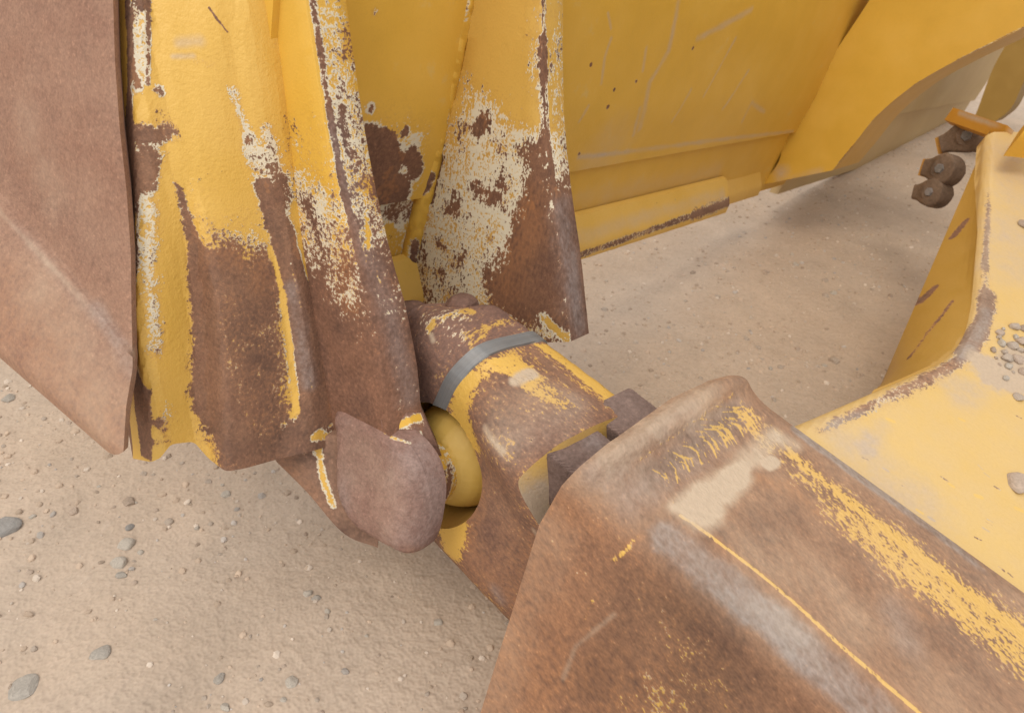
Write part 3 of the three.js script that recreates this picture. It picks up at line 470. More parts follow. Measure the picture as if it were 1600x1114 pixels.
  P.bake(wear({ base: .06, a1: .12, a2: .32, a3: .26, f2: 30, f3: 210, pw: .012, yel: [.66, .40, .075], rustA: [.205, .098, .054], rustB: [.30, .15, .08], rustC: [.115, .055, .038], org: .08, dustOrLight: (p) => .03 + .22 * sm(-.04, -.01, p.z), dir: [.35, .93, .1, .5] }), arm, { bump: .003 });
}
// the forged head, in two halves with the shim band between
const headRing = (s) => {                                   // s: 0 at the key face, 1 at the far end
  const r = sm(.80, 1, s), g = -.004 * s, n = sm(0, .6, s) * .05;   // narrower towards the ball
  const pts = [[.134 - .012 * r, -.040 - .03 * r + g, .022], [.05, -.020 - .020 * r + g, .05], [-.012 + n * .7, -.020 - .022 * r + g, .02], [-.058 + n + .012 * r, -.052 - .02 * r + g, .055], [-.070 + n * .9, -.16, .04], [-.106 + n * .5 + .02 * r, -.275 + .02 * r, .055], [-.05, -.345 + .05 * r, .05], [.10, -.345 + .05 * r, .05], [.134 - .012 * r, -.26, .03]];
  return evenly(roundPoly(pts, 10), 170);
};
const headRows = (a0, a1, s0, s1, n) => { const rows = []; for (let i = 0; i <= n; i++) { const t = i / n, s = lerp(s0, s1, t), R = headRing(s); rows.push(R.map(([w, h]) => V(w + .0012 * noise(w * 30, h * 30, t * 9), lerp(a0 - (s0 < .1 ? .12 * sm(-.06, -.15, h) : 0), a1, t) - .25 * w, h + .0010 * fbm(w * 50, h * 50, t * 20, 2)))); } const m = Math.min(...rows.map((r) => r.length)); return rows.map((r) => r.length === m ? r : Array.from({ length: m }, (_, j) => { const x = j * r.length / m, q = Math.floor(x); return r[q].clone().lerp(r[(q + 1) % r.length], x - q); })); };
const ev = new Evaluator(); ev.useGroups = true; ev.attributes = ['position', 'normal', 'uv'];
const boreAt = (() => { const q = B.g.localToWorld(V(-.165, -.262, .0)); return A.loc(q); })(), boreDir = V(bu.dot(aw), bu.dot(aa), bu.dot(ah));
function bored(mesh, liner) {                               // cuts the ball's seat into a half of the head
  const c = new THREE.CylinderGeometry(.0875, .0875, .235, 96, 1); c.translate(0, .0195, 0);
  c.applyQuaternion(new THREE.Quaternion().setFromUnitVectors(V(0, 1, 0), boreDir.clone().negate())); c.translate(boreAt.x, boreAt.y, boreAt.z); 
  const b1 = new Brush(mesh.geometry, mesh.material), b2 = new Brush(c, liner); b1.updateMatrixWorld(); b2.updateMatrixWorld();
  const r = ev.evaluate(b1, b2, SUBTRACTION), mats = Array.isArray(r.material) ? r.material : [r.material], src = r.geometry.index ? r.geometry.toNonIndexed() : r.geometry, outs = [];
  const gs = r.geometry.groups.length ? r.geometry.groups : [{ start: 0, count: src.attributes.position.count, materialIndex: 0 }];
  const keep = (ng) => {                                   // drops slivers that the cut leaves inside the bore
    const p = ng.attributes.position, idx = []; for (let i = 0; i < p.count; i += 3) { const q = V(0, 0, 0); for (let k = 0; k < 3; k++) q.add(V(p.getX(i + k), p.getY(i + k), p.getZ(i + k))); q.multiplyScalar(1 / 3).sub(boreAt); const ax = -q.dot(boreDir), r = Math.sqrt(Math.max(0, q.lengthSq() - ax * ax)); if (!(r < lerp(.066, .0868, sm(-.095, -.03, ax)) && ax > -.095 && ax < .13)) idx.push(i, i + 1, i + 2); }
    ng.setIndex(idx); return ng.toNonIndexed();
  };
  for (const g of gs) { let ng = new THREE.BufferGeometry(); for (const k of ['position', 'normal', 'uv']) { const at_ = src.attributes[k]; ng.setAttribute(k, new THREE.BufferAttribute(at_.array.slice(g.start * at_.itemSize, (g.start + g.count) * at_.itemSize), at_.itemSize)); } if (mats[g.materialIndex] !== liner) ng = keep(ng); const m = new THREE.Mesh(ng, mats[g.materialIndex]); m.castShadow = m.receiveShadow = true; m.name = mats[g.materialIndex] === liner ? 'ball_seat' : mesh.name; if (g.count > 60) outs.push(m); if (m.name === 'ball_seat') { ng.deleteAttribute('normal'); m.geometry = toCreasedNormals(ng, .7); } }
  return outs;
}
const linerMat = new THREE.MeshStandardMaterial({ color: new THREE.Color().setRGB(.50, .31, .05), roughness: .6, side: THREE.DoubleSide });
{
  const P = new Part('socket_seat', A, loft(headRows(.146, .300, 0, .52, 50)), 1250, .9, (p, k) => k > 1 ? .2 : p.z < -.33 || p.x > .125 && p.z < -.08 ? .15 : 1);
  P.area('cov', .62, 4, [836, 537, 862, 528, 905, 560, 978, 610, 950, 627, 885, 574]).area('cov', .40, 8, [766, 563, 802, 551, 850, 590, 898, 634, 880, 641, 830, 614, 795, 590]).area('cov', .08, 20, [760, 560, 840, 535, 950, 625, 890, 645, 800, 600]).m('cov', -.4, 7, [835, 550, 880, 590, 935, 632]).m('cov', -.2, 20, [850, 600, 890, 625]).m('dustOrLight', .85, 13, [805, 595, 830, 582], .3).m('dustOrLight', .22, 46, [800, 640, 850, 620, 790, 680, 880, 630]).m('dustOrLight', .5, 7, [758, 670, 770, 690, 785, 705]);
  P.m('cov', .62, 26, [722, 615, 718, 645, 732, 680]).m('cov', .3, 14, [740, 590, 770, 570]).m('cov', .85, 24, [700, 835, 715, 825, 705, 858]).m('cov', .3, 8, [745, 740, 742, 780]).m('orange', .5, 24, [730, 690, 742, 760, 730, 840]).m('cov', -.3, 60, [790, 800, 770, 880]).m('grey', .28, 40, [800, 690, 850, 670, 900, 640]).m('grey', .4, 14, [774, 925, 780, 935]).m('dustOrLight', .5, 7, [835, 830, 850, 850]);
  P.m('orange', .3, 50, [740, 880, 800, 930, 820, 860]);
  const m = P.bake(wear({ base: (p, k) => k === 1 ? .95 : .24, dustOrLight: (p, k) => .04 + (k === 1 ? .2 + .75 * sm(-.04, -.085, p.z) * sm(.02, -.03, p.x) : 0), a1: .14, a2: .42, a3: .26, f2: 44, f3: 240, pw: .01, yel: [.64, .39, .07], dir: [0, 1, 0, .4], rustA: [.19, .096, .064], rustB: [.28, .15, .09], rustC: [.11, .056, .045], org: .08 }), null, { bump: .0024 });
  for (const q of bored(m, linerMat)) if (q.name !== 'ball_seat') arm.add(q);
  { // the bore's wall, from its floor out to wherever it meets the skin of the head
    const within = (p) => { const ap = p.y + .25 * p.x, sh = .12 * sm(-.06, -.15, p.z), t = (ap - .146 + sh) / (.154 + sh), s = t < 1 ? t * .52 : lerp(.52, 1, (ap - .30) / .132); const R = headRing(clamp(s)); let inn = false; for (let i = 0, j = R.length - 1; i < R.length; j = i++) if ((R[i][1] > p.z) !== (R[j][1] > p.z) && p.x < (R[j][0] - R[i][0]) * (p.z - R[i][1]) / (R[j][1] - R[i][1]) + R[i][0]) inn = !inn; return inn && s > -.02 && s < 1.02; };
    const e1 = V(0, 0, 1).cross(boreDir).normalize(), e2 = boreDir.clone().cross(e1), wall = [];
    for (let j = 0; j < 140; j++) { const an = j / 140 * Math.PI * 2, rad = e1.clone().multiplyScalar(Math.cos(an)).addScaledVector(e2, Math.sin(an)), on = (x) => boreAt.clone().addScaledVector(boreDir, -x).addScaledVector(rad, .0874); let lo = -.097; while (lo < .13 && within(on(lo + .002))) lo += .002; const col = [boreAt.clone().addScaledVector(boreDir, .097)]; for (let i = 0; i <= 10; i++) col.push(on(lerp(-.097, lo + .001, i / 10))); wall.push(col); }
    const L = new Part('ball_seat', A, [closeRows(wall[0].map((_, i) => wall.map((q) => q[i])))], 500, .7);
    L.bake(wear({ base: .8, a2: .3, a3: .15, pw: .01, yel: [.55, .34, .06], dustOrLight: .15 }), arm, { bump: .0006 });
  }
  const Q = new Part('socket_cap', A, loft(headRows(.322, .432, .56, 1, 50)), 1250, .9, (p, k) => k ? .3 : p.z < -.2 || p.x > .125 && p.z < -.08 ? .2 : 1);
  Q.m('cov', .42, 11, [680, 500, 710, 492, 735, 484]).m('cov', .4, 8, [670, 515, 676, 510]).m('cov', .40, 11, [730, 525, 760, 512, 800, 498]).m('cov', .3, 8, [735, 540, 760, 522]).m('cov', .3, 8, [740, 490, 780, 475]).m('dustOrLight', .8, 4, [674, 524, 676, 532]).m('prim', .2, 40, [700, 500]).m('dark', .0, 40, [650, 600]);
  const m2 = Q.bake(wear({ base: .18, a1: .14, a2: .36, a3: .26, f2: 36, f3: 220, pw: .01, yel: [.58, .36, .08], rustA: [.18, .097, .075], rustB: [.23, .13, .1], rustC: [.13, .07, .058], dustOrLight: .03, dir: [1, .1, 0, .6] }), null, { bump: .0024 });
  for (const q of bored(m2, linerMat)) if (q.name !== 'ball_seat') arm.add(q);
  // shim pack: thin steel leaves showing as fine lines round the joint
  const rows = []; for (let i = 0; i <= 24; i++) { const t = i / 24, R = headRing(.54), out = .0026 + .0002 * ((i * 7) % 3) - .002 * (i === 0 || i === 24); rows.push(R.map(([w, h], j) => { const cx = .02, cz = -.17, d = Math.hypot(w - cx, h - cz); return V(w + (w - cx) / d * out, lerp(.3000, .3215, t) - .25 * w, h + (h - cz) / d * out); })); }
  const S = new Part('shim_pack', A, loft(rows), 1500, .9);
  const st = (p, ch, o) => { const y = p.y + .25 * p.x, l = noise(y * 420, 3, p.x * 3) * .5 + noise(y * 1100, 1, p.x * 3) * .6, n = fbm(p.x * 60, p.y * 60, p.z * 60, 3), d = clamp(.16 + .5 * n); for (let c = 0; c < 3; c++) o[c] = lerp([.215, .22, .23][c] * (1 + .28 * l + .14 * n), [.22, .16, .12][c], d * .35); o[3] = .5 + .12 * n; o[4] = .5 + .5 * l; };
  S.bake(st, arm, { metal: .35, bump: .0008 });
  const sb = bored(arm.children[arm.children.length - 1], linerMat); arm.remove(arm.children[arm.children.length - 1]); sb.filter((q) => q.name === 'shim_pack').forEach((q) => arm.add(q));
}
{ // two square shear blocks between head and beam
  for (const [w0, w1, sk] of [[-.026, .052, 0], [.066, .144, 0]]) {
    const rows = []; for (let i = 0; i <= 20; i++) { const t = i / 20, e = Math.min(t, 1 - t) < .04 ? .0014 : 0; const R = dense(roundPoly([[w1 - e, -.030 - e, .003], [w0 + e, -.030 - e, .003], [w0 + e, -.112 + e, .003], [w1 - e, -.112 + e, .003]], 3), .01); rows.push(R.map(([w, h]) => V(w, lerp(.176, .064, t) - .25 * w - .06 * (h + .03) * 0, h + .0006 * noise(w * 60, t * 20, h * 60)))); }
    const P = new Part('shear_block', A, loft(rows), 1000, .5);
    P.m('grey', .3, 20, [930, 690]);
    P.bake(wear({ base: -.4, a1: 0, a2: .2, a3: .2, rustA: [.15, .092, .078], rustB: [.21, .135, .115], rustC: [.10, .06, .052], grey: .10, dustOrLight: .04 }), arm, { bump: .0016 });
  }
  // rounded lugs at the far end of the cap
  for (const [x, y, r, hh] of [[640, 496, .026, -.07], [722, 476, .018, -.05]]) {
    const c = A.on(2, hh, x, y), rows = []; for (let i = 0; i <= 16; i++) { const t = i / 16 * Math.PI, rr = r * Math.sin(t) ** .6; rows.push(Array.from({ length: 28 }, (_, j) => { const an = j / 28 * Math.PI * 2; return V(c.x + Math.cos(an) * rr * 1.25, c.y - r * .9 * Math.cos(t) - .25 * (Math.cos(an) * rr), c.z + Math.sin(an) * rr * .8 + .001 * noise(an * 2, t * 3, x)); })); }
    const P = new Part('cap_lug', A, loft(rows), 800, .9); P.bake(wear({ base: .02, a3: .2, rustA: [.16, .088, .068], rustB: [.21, .12, .09] }), arm);
  }
}
{ // brace: a yellow top plate with a rounded inner corner, and the web below its inner edge
  const inner = [[1205, 676], [1250, 658], [1300, 637], [1370, 607], [1440, 577], [1486, 553], [1512, 522], [1525, 478], [1532, 400], [1540, 300], [1546, 206]];
  const onY = (x, y) => A.on(2, -.022, x, y);
  const ic = poly(inner.map(([x, y]) => onY(x, y)));
  const outer = poly([[1700, 1080], [1780, 1040], [1850, 900], [1880, 760], [1880, 640], [1860, 500], [1830, 400], [1760, 300], [1680, 206]].map(([x, y]) => onY(x, y)));
  const dn = V(0, 0, -1);
  const g = grid(90, 120, (s, t) => { const p = ic(s).lerp(outer(s), t ** 1.3); const d = t ** 1.3 * ic(s).distanceTo(outer(s)); p.addScaledVector(dn, .012 * Math.max(0, 1 - d / .022) ** 2); p.addScaledVector(dn, .0012 * fbm(p.x * 8, p.y * 8, 2, 2)); return p; });
  const P = new Part('brace_plate', A, slab(g, dn.clone().multiplyScalar(.03)), 950, .8, (p, k) => k === 1 ? .1 : k ? .4 : 1);
  P.area('cov', -.5, 10, [1235, 668, 1300, 641, 1370, 611, 1440, 581, 1490, 556, 1516, 522, 1528, 480, 1536, 400, 1543, 300, 1548, 300, 1546, 400, 1548, 480, 1544, 526, 1512, 566, 1450, 598, 1380, 628, 1280, 676]).area('cov', -.25, 16, [1250, 668, 1370, 620, 1480, 570, 1530, 500, 1556, 500, 1550, 560, 1480, 600, 1400, 640, 1290, 690]).area('orange', .4, 14, [1250, 668, 1370, 620, 1480, 570, 1530, 500, 1556, 500, 1550, 560, 1480, 600, 1400, 640, 1290, 690]).m('grey', .8, 10, [1290, 668, 1340, 652, 1370, 648]).m('grey', .7, 15, [1500, 560, 1530, 525, 1545, 490]).m('cov', -.6, 16, [1505, 550, 1535, 505, 1548, 460]).m('orange', .5, 14, [1300, 650, 1400, 606, 1480, 570]).m('cov', -.3, 6, [1540, 420, 1546, 320]).m('orange', .3, 12, [1480, 570, 1520, 530]);
  P.m('dustOrLight', .95, 42, [1545, 580, 1580, 590, 1600, 560, 1640, 580], .25).m('dustOrLight', .5, 30, [1510, 605, 1500, 615]).m('dustOrLight', .35, 46, [1570, 420, 1600, 300, 1575, 240]).m('dustOrLight', .32, 50, [1320, 690, 1400, 760, 1440, 790]).m('dustOrLight', .35, 16, [1380, 665, 1350, 700]);
  for (let i = 0; i < 46; i++) { const x = 1300 + rnd() * 330, y = 640 + rnd() * 280; P.m(rnd() < .5 ? 'cov' : 'dustOrLight', rnd() < .5 ? .5 : -.5 * 1, 1.6 + rnd() * 1.6, [x, y, x + 6 + rnd() * 5, y + 3 + rnd() * 4]); }
  P.bake(wear({ base: .92, a1: .06, a2: .20, a3: .15, pw: .04, yel: [.68, .45, .13], fade: .38, dustOrLight: .26, grey: .1, rough: .55 }), arm, { bump: .0009 });
  const bot = [A.at(1374, 608, 1.30), A.at(1375, 607, 1.30), A.at(1548, 204, 1.86)];
  const g2 = grid(40, 60, (s, t) => { const k = lerp(.30, 1, t); const a = ic(k).addScaledVector(dn, .014); const b = bot[0].clone().lerp(bot[1], sm(0, .12, t)).lerp(bot[2], sm(.05, 1, t) * .5 + t * .5); return a.lerp(b, s); });
  const Q = new Part('brace_web', A, slab(g2, V(aw.x, 0, 0).multiplyScalar(.02)), 500, .8);
  Q.m('cov', -.8, 8, [1462, 395, 1490, 370, 1510, 345]).m('cov', -.8, 9, [1418, 492, 1440, 470, 1460, 450]).m('cov', -.5, 6, [1420, 560, 1450, 520, 1490, 470]).m('cov', -.4, 5, [1390, 560, 1450, 380, 1500, 270]);
  Q.bake(wear({ base: .95, a1: .1, a2: .25, a3: .1, yel: [.43, .245, .04], scr: 0, org: .1, dustOrLight: .06, pw: .001, dir: [-.4, .5, .77, .8] }), arm, { bump: .0008 });
  // upright yellow box standing on the plate's far end, and a flat bar behind it
  const bx = [[1574, 237, 1.60], [1600, 196, 1.66], [1660, 150, 1.75]].map((q) => A.at(...q)), up = dn.clone().multiplyScalar(-.22);
  const Rr = new Part('upright_box', A, slab(grid(10, 24, (s, t) => (t < .5 ? bx[0].clone().lerp(bx[1], t * 2) : bx[1].clone().lerp(bx[2], t * 2 - 1)).addScaledVector(dn, .01).addScaledVector(up, s * (.2 + t))), V(.06, -.05, 0)), 300);
  Rr.bake(wear({ base: 1.1, yel: [.66, .36, .04] }), arm);
  const bar = (p, q, wd, th) => slab(grid(4, 20, (s, t) => p.clone().lerp(q, t).addScaledVector(dn, s * wd)), th);
  const b0 = A.at(1500, 176, 1.98), b1 = A.at(1586, 205, 1.80);
  const U = new Part('flat_bar', A, bar(b0, b1, .036, V(.0, .02, .004)), 300); U.m('dustOrLight', .9, 4, [1500, 176, 1540, 190, 1585, 205]); U.bake(wear({ base: 1, yel: [.55, .27, .03], dustOrLight: .05 }), arm);
}
// ---------------------------------------------------------------- track chain seen past the brace
{
  const tr = thing('tractor', 'dozer tractor whose greasy track links with round bolts show behind the yellow brace', 'dozer');
  const T = new Frame(at(1470, 265, 2.05), V(1, 0, 0), V(0, 1, 0), V(0, 0, 1), tr);
  const dark = (y) => wear({ base: y ? .6 : -.3, a2: .3, rustA: [.13, .08, .05], rustB: [.2, .13, .085], rustC: [.07, .046, .034], yel: [.5, .26, .04], grey: .06, dustOrLight: .05 });
  const L = [[1516, 212, 1.98, .042, [1472, 226]], [1478, 266, 2.0, .040, [1446, 262]], [1462, 302, 2.02, .036, [1431, 300]]];
  L.forEach(([x, y, d, r, tip], i) => {
    const c = T.at(x, y, d), e = T.at(tip[0], tip[1], d + .05), ax = e.clone().sub(c), len = ax.length(); ax.normalize();
    const toCam = T.loc(camera.position).sub(c).normalize(), nz = toCam.clone().addScaledVector(ax, -toCam.dot(ax)).normalize().add(V(-.1, .12, 0)).normalize(); const bz = ax.clone().cross(nz).normalize(), nn = bz.clone().cross(ax).normalize();
    const rows = []; for (let k = 0; k <= 24; k++) { const t = k / 24, s = lerp(-r, len, t), hw = s < 0 ? Math.sqrt(Math.max(0, r * r - s * s)) + .002 : lerp(r, r * .55, sm(0, len, s)), th = lerp(.026, .012, sm(0, len, s)); const R = roundPoly([[hw, th, .008], [-hw, th, .008], [-hw, -th, .008], [hw, -th, .008]], 3); rows.push(R.map(([p, q]) => c.clone().addScaledVector(ax, s).addScaledVector(bz, p).addScaledVector(nn, q))); }
    const lk = new Part('track_link', T, loft(rows), 400, .7).bake(dark(0), tr);
    const disc = (rr, h0, h1, nm, par, o) => { const rw = []; for (const [q, h] of [[rr * .95, h0], [rr, h0 + .003], [rr, h1 - .003], [rr * .86, h1]]) rw.push(Array.from({ length: nm === 'bolt' ? 6 : 10 }, (_, j, N = nm === 'bolt' ? 6 : 10) => c.clone().addScaledVector(nn, h).addScaledVector(ax, Math.cos(j / N * 6.2832) * q).addScaledVector(bz, Math.sin(j / N * 6.2832) * q))); return new Part(nm, T, loft(rw), 400, .7).bake(o, par); };
    disc(r * .7, .02, .0255, 'bushing', lk, dark(0)); disc(r * .34, .024, .030, 'bolt', lk, wear({ base: -.4, rustA: [.17, .16, .15], rustB: [.22, .2, .19], rustC: [.12, .11, .1], grey: .5 }));
    const wedge = grid(8, 10, (s, t) => e.clone().addScaledVector(ax, lerp(-.05, .012, t)).addScaledVector(bz, lerp(-.024, .024, s) * (1.2 - .3 * t)).addScaledVector(nn, .012 - .01 * t));
    if (i < 2) new Part('grouser', T, slab(wedge, nn.clone().multiplyScalar(-.02)), 400).bake(dark(1), tr);
  });
  // unseen machine body added to shade the ground: track frame, hood and guard
  const bodyM = new THREE.MeshStandardMaterial({ color: new THREE.Color().setRGB(.58, .33, .05), roughness: .5 }), darkM = new THREE.MeshStandardMaterial({ color: new THREE.Color().setRGB(.06, .05, .045), roughness: .8 });
  const bx = (nm, m, x, y, z, sx, sy, sz) => { const b = new THREE.Mesh(new RoundedBoxGeometry(sx, sy, sz, 3, .05), m); b.name = nm; b.position.copy(T.loc(V(x, y, z))); b.castShadow = b.receiveShadow = true; tr.add(b); };
  bx('unseen_hood', bodyM, 3.45, 1.6, -1.9, 1.5, 1.4, 2.8); bx('track', darkM, 2.85, .40, -1.6, .6, 1.0, 2.6); bx('unseen_belly_guard', bodyM, 3.8, .55, -2.0, .9, .7, 2.4);
}
// ---------------------------------------------------------------- stones
const stoneTex = (() => { const n = 256, d = new Uint8Array(n * n * 4); for (let y = 0; y < n; y++) for (let x = 0; x < n; x++) { const k = (y * n + x) * 4, v = clamp(.82 + .16 * fbm(x * .05, y * .05, 3, 4) + .10 * noise(x * .5, y * .5, 1)) * 255; d[k] = d[k + 1] = d[k + 2] = v; d[k + 3] = 255; } const t = new THREE.DataTexture(d, n, n); t.wrapS = t.wrapT = THREE.RepeatWrapping; t.magFilter = THREE.LinearFilter; t.colorSpace = THREE.SRGBColorSpace; t.needsUpdate = true; return t; })();
const stoneMats = [[.66, .55, .46], [.56, .44, .35], [.56, .51, .455], [.70, .63, .55], [.43, .41, .395], [.68, .54, .44]].map((c) => new THREE.MeshStandardMaterial({ color: new THREE.Color().setRGB(...c), map: stoneTex, bumpMap: stoneTex, bumpScale: .0012, roughness: .92 }));
const stoneGeos = Array.from({ length: 7 }, (_, i) => { const det = 3, g0 = new THREE.IcosahedronGeometry(1, det), p = g0.attributes.position, q = V(0, 0, 0), cuts = Array.from({ length: 9 }, () => ({ n: V(rnd() - .5, rnd() - .5, rnd() - .5).normalize(), d: .62 + .25 * rnd() })); for (let k = 0; k < p.count; k++) { q.fromBufferAttribute(p, k); q.multiplyScalar(1 + .16 * noise(q.x * 1.3 + i * 7, q.y * 1.3, q.z * 1.3)); for (const c of cuts) { const e = q.dot(c.n) - c.d; if (e > 0) q.addScaledVector(c.n, -e * .9); } q.multiplyScalar(1 + .03 * noise(q.x * 5, q.y * 5 + i, q.z * 5)); p.setXYZ(k, q.x, q.y, q.z); } return toCreasedNormals(g0, .7); });
function stone(name, label, group, pos, size, m, gi, rot = rnd() * 6.28, flat = .6) {
  const s = new THREE.Mesh(stoneGeos[gi % 7], stoneMats[m % 6]); s.name = numbered(name); s.userData = { label, category: 'stone' }; if (group) s.userData.group = group;
  s.position.copy(pos); s.scale.set(size, size * flat, size * (.7 + .3 * rnd())); s.rotation.set(.15 * (rnd() - .5), rot, .15 * (rnd() - .5)); s.castShadow = s.receiveShadow = true; scene.add(s); return s;
}
const SX = -.085, SZ = .095, G0 = .47;                      // the yard slopes a little
const onLevel = (x, y) => { const r = sight(x, y); return r.multiplyScalar((G0 - camera.position.y) / (r.y - SX * r.x - SZ * r.z)).add(camera.position); };
{ // on the brace plate
  const onB = (x, y) => A.g.localToWorld(A.on(2, -.022, x, y)); const G = 'pile of pale stones in the inner corner of the brace plate';
  const ps = [[1585, 512, 13], [1562, 522, 11], [1566, 538, 13], [1582, 542, 14], [1596, 535, 14], [1552, 548, 9], [1573, 561, 14], [1590, 563, 15], [1577, 574, 11], [1561, 528, 8], [1598, 582, 12], [1600, 515, 11], [1610, 545, 16], [1612, 570, 15], [1588, 528, 9], [1570, 551, 8], [1563, 570, 5], [1557, 560, 5], [1584, 582, 5], [1604, 552, 8], [1568, 515, 6], [1594, 548, 8]];
  ps.forEach(([x, y, r], i) => { const q = onB(x, y); const d = q.clone().sub(camera.position).dot(FWD); const sz = .68 * r * d / FOC; q.y += sz * .3; stone('stone', 'small pale stone in the pile on the yellow brace plate', G, q, sz, [0, 5, 3, 0, 5, 1][i % 6], i, undefined, .75); });
  const one = (x, y, r, label, m, gi, rot, fl) => { const q = onB(x, y); const d = q.clone().sub(camera.position).dot(FWD); q.y += r * d / FOC * fl * .6; const s = stone('stone', label, null, q, r * d / FOC, m, gi, rot, fl); return s; };
  one(1594, 758, 24, 'flat brown stone chip lying alone on the yellow brace plate at the right', 5, 2, .4, .35);
  one(1572, 592, 6, 'tiny white stone just below the stone pile on the brace plate', 3, 3, .4, .6);
  one(1592, 622, 9, 'small tan stone lying apart below the stone pile on the brace plate', 0, 4, 1, .5);
  one(1598, 352, 10, 'brownish stone on the brace plate above the pile, near the track chain', 1, 1, 2, .5);
}
// ---------------------------------------------------------------- the ground
const groundH = (x, z) => G0 + SX * clamp(x, -4, 6) + SZ * clamp(z, -7, 3) + 1.25 * sm(.75, 1.6, -(.758 * (x - .1) + .652 * (z + 1.6))) + .020 * fbm(x * .9, 2, z * .9, 3) + .009 * fbm(x * 5, 7, z * 5, 3) + .0032 * fbm(x * 24, 4, z * 24, 3);  // steep rise past the blade is an unseen bank added to block light
{
  const n = 2048, SZ = 4.2, d = new Uint8Array(n * n * 4), hr = new Uint8Array(n * n * 4), R = SZ / 6.2832;
  // tileable: coordinates folded over one period by mirroring
  for (let j = 0; j < n; j++) for (let i = 0; i < n; i++) {
    const x = i / n * SZ, z = j / n * SZ, e = (j * n + i) * 4;
    const a = fbm(x * 1.6, 0, z * 1.6, 4), b = fbm(x * 11, 3, z * 11, 4), c = noise(x * 70, 5, z * 70), f = noise(x * 190, 9, z * 190), g2 = noise(x * 330, 2, z * 330);
    const v = 1 + .14 * a + .15 * b + .09 * c + .12 * f + .10 * g2, cl = sm(.3, .62, fbm(x * 34 + 3, 8, z * 34, 2)), gy = clamp(.25 + .6 * fbm(x * 3 + 9, 1, z * 3, 3)), wet = sm(.12, .5, fbm(x * 2.3 + 4, 6, z * 2.3, 3)) ;
    for (let k = 0; k < 3; k++) { let m = lerp([.49, .385, .30][k], [.455, .385, .325][k], gy) * v; m = lerp(m, [.55, .45, .37][k], cl * .45); m *= 1 - .16 * wet; d[e + k] = S2[clamp(m) * 4096 | 0]; }
    d[e + 3] = 255; hr[e] = clamp(.45 + .2 * b + .14 * c + .14 * f + .08 * g2 + .2 * cl) * 255; hr[e + 1] = 240; hr[e + 3] = 255;
  }
  const T = (q, cs) => { const t = new THREE.DataTexture(q, n, n); t.wrapS = t.wrapT = THREE.MirroredRepeatWrapping; t.magFilter = THREE.LinearFilter; if (cs) t.colorSpace = THREE.SRGBColorSpace; t.needsUpdate = true; return t; };
  const ht = T(hr), M = new THREE.MeshStandardMaterial({ map: T(d, 1), bumpMap: ht, bumpScale: .008, roughness: .95 });
  const ax = (c0, near, far, st) => { const o = []; for (let x = near[0]; x <= near[1]; x += st) o.push(x); let s = st, x = near[1]; while (x < far) { s *= 1.25; x += s; o.push(x); } s = st; x = near[0]; while (x > -far) { s *= 1.25; x -= s; o.unshift(x); } return o; };
  const xs = ax(0, [-1.6, 2.6], 120, .014), zs = ax(0, [-4.4, -.4], 120, .014), pos = [], uv = [], idx = [];
  zs.forEach((z) => xs.forEach((x) => { pos.push(x, groundH(x, z), z); uv.push((x + 1.6) / SZ, (z + 4.5) / SZ); }));
  for (let j = 0; j + 1 < zs.length; j++) for (let i = 0; i + 1 < xs.length; i++) { const q = j * xs.length + i; idx.push(q, q + xs.length, q + 1, q + 1, q + xs.length, q + xs.length + 1); }
  const g = new THREE.BufferGeometry(); g.setAttribute('position', new THREE.Float32BufferAttribute(pos, 3)); g.setAttribute('uv', new THREE.Float32BufferAttribute(uv, 2)); g.setIndex(idx); g.computeVertexNormals();
  const m = new THREE.Mesh(g, M); m.name = 'ground'; m.userData = { kind: 'structure', label: 'dusty tan dirt ground strewn with small stones', category: 'ground' }; m.receiveShadow = true; m.castShadow = true; scene.add(m);
}
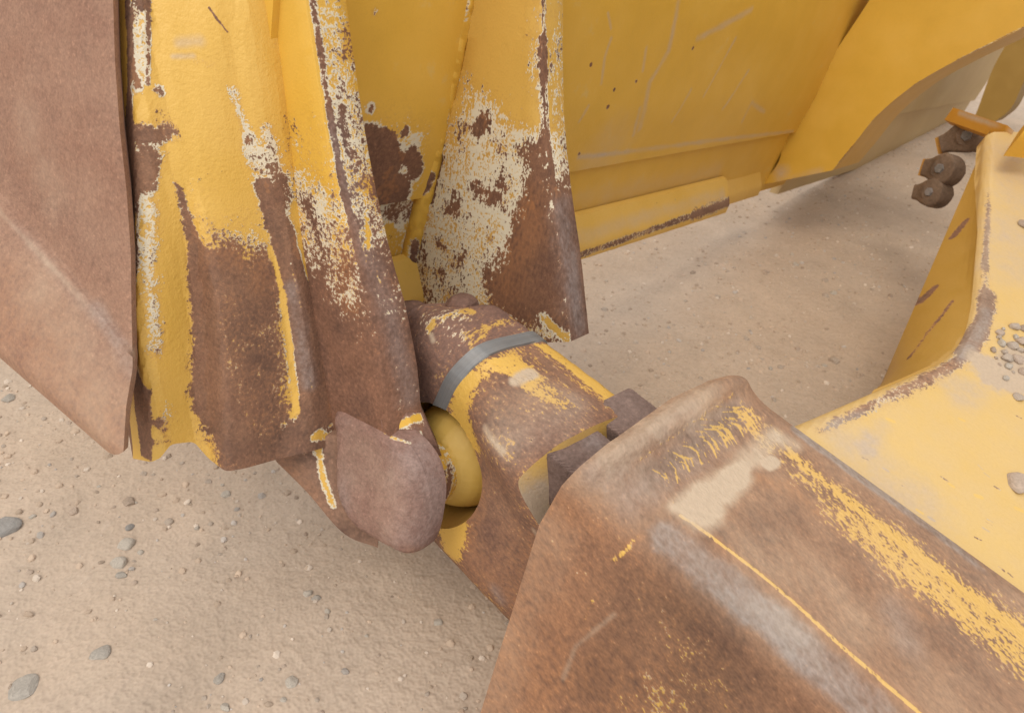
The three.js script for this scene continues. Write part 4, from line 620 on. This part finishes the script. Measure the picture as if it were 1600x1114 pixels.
{ // gravel too fine to count, then the pebbles one can pick out
  const low = [0, 1, 2, 3].map((i) => { const g0 = new THREE.IcosahedronGeometry(1, 1), p = g0.attributes.position, q = V(0, 0, 0); for (let k = 0; k < p.count; k++) { q.fromBufferAttribute(p, k); q.multiplyScalar(1 + .3 * noise(q.x * 1.7 + i * 5, q.y * 1.7, q.z * 1.7)); p.setXYZ(k, q.x, q.y * .7, q.z); } g0.computeVertexNormals(); return g0; });
  const im = new THREE.InstancedMesh(low[1], new THREE.MeshStandardMaterial({ color: 0xffffff, roughness: .95 }), 24000), M4 = new THREE.Matrix4(), E = new THREE.Euler(), Q = new THREE.Quaternion(), C = new THREE.Color();
  for (let i = 0; i < 24000; i++) {
    let x, z, k = 0; do { x = -1.7 + rnd() * 4.4; z = -.45 - rnd() * 3.9; k++; } while (k < 8 && rnd() > .42 + .9 * fbm(x * 2.4, 3, z * 2.4, 3));
    const r = .0013 + .0052 * rnd() ** 3.2, y = groundH(x, z) + r * .15;
    M4.compose(V(x, y, z), Q.setFromEuler(E.set(rnd() * .6, rnd() * 6.3, rnd() * .6)), V(r * (.8 + .5 * rnd()), r * .8, r * (.8 + .5 * rnd()))); im.setMatrixAt(i, M4);
    const t = rnd(), b = .8 + .45 * rnd(), c = t < .66 ? [.46, .36, .28] : t < .9 ? [.54, .46, .39] : [.42, .38, .35]; im.setColorAt(i, C.setRGB(c[0] * b, c[1] * b, c[2] * b));
  }
  im.name = 'gravel'; im.userData = { kind: 'stuff', label: 'fine tan gravel scattered over the dirt ground', category: 'gravel' }; im.castShadow = im.receiveShadow = true; scene.add(im);
  const peb = (x, y, r, label, group, m, gi, rot, fl = .6) => { const q = onLevel(x, y, 0); q.y = groundH(q.x, q.z); const d = q.clone().sub(camera.position).dot(FWD), sz = r * .88 * d / FOC; q.y += sz * fl * .02; stone('ground_stone', label, group, q, sz, m, gi, rot, fl); };
  peb(2, 826, 32, 'dark grey flat stone cut by the left edge of the photo on the dirt', null, 4, 0, .2, .35);
  peb(195, 851, 16, 'white stone, topmost of the little row on the dirt at left', null, 3, 1);
  peb(184, 880, 16, 'pale grey stone, middle of the little row on the dirt at left', null, 3, 2);
  peb(188, 898, 11, 'greyish stone, lowest of the little row on the dirt at left', null, 2, 3);
  peb(201, 824, 9, 'small blue-grey stone above the white stone on the dirt at left', null, 4, 4);
  peb(155, 1022, 19, 'blue-grey angular stone in the lower left of the dirt', null, 2, 5, .8, .4);
  peb(36, 1074, 28, 'bluish half-buried stone in the bottom left corner of the dirt', null, 2, 6, .9, .25);
  peb(201, 785, 12, 'brown-grey round stone below the end plate tip', null, 1, 0);
  peb(115, 799, 10, 'tan yellowish pebble left of the round stone under the end plate', null, 5, 1);
  peb(352, 772, 10, 'white pebble on the dirt right below the bracket lobe', null, 3, 2);
  peb(341, 1058, 12, 'grey egg-shaped pebble at bottom left centre of the dirt', null, 2, 3);
  peb(454, 1064, 13, 'white pebble near the bottom edge of the dirt, left of centre', null, 3, 4);
  peb(480, 926, 9, 'pale twin pebble, left one of the touching pair', null, 3, 5); peb(493, 933, 9, 'pale twin pebble, right one of the touching pair', null, 2, 6);
  peb(684, 970, 9, 'white pebble on the dirt just left of the socket foot', null, 3, 0); peb(262, 815, 9, 'pink-white pebble between lobe and white stones', null, 0, 1); peb(306, 824, 6, 'little white pebble right of the pink-white pebble', null, 3, 2);
  peb(350, 1103, 11, 'white pebble touching the bottom edge of the photo', null, 3, 3); peb(12, 622, 12, 'grey stone at the left edge under the end plate', null, 2, 4); peb(40, 575, 7, 'small grey pebble beside the end plate foot', null, 2, 2);
  peb(1305, 562, 12, 'pale pebble between the beam and the brace web', null, 0, 1); peb(1205, 575, 6, 'small white pebble behind the beam end', null, 3, 2); peb(1290, 436, 8, 'tan pebble in the shade left of the brace', null, 0, 3); peb(1303, 456, 7, 'pale tan pebble in the shade left of the brace web', null, 3, 4);
  const G = 'small pebbles scattered on the dirt';
  let made = 0; for (let k = 0; k < 900 && made < 120; k++) { const x = rnd() * 1600, y = 220 + rnd() * 894; const left = y > 560 + (x < 200 ? x * .85 : 150) && x < 800, right = x > 900 && x < 1400 && y < 650 && y > 300 + (1400 - x) * .2; if (!left && !right) continue; made++; peb(x, y, 3.2 + 4.6 * rnd() ** 2, 'small pebble among many others scattered on the dirt ground', G, [0, 1, 0, 3, 0, 5][k % 6], k); }
}
console.log('texels', (texels / 1e6).toFixed(1), 'M');
renderer.render(scene, camera);
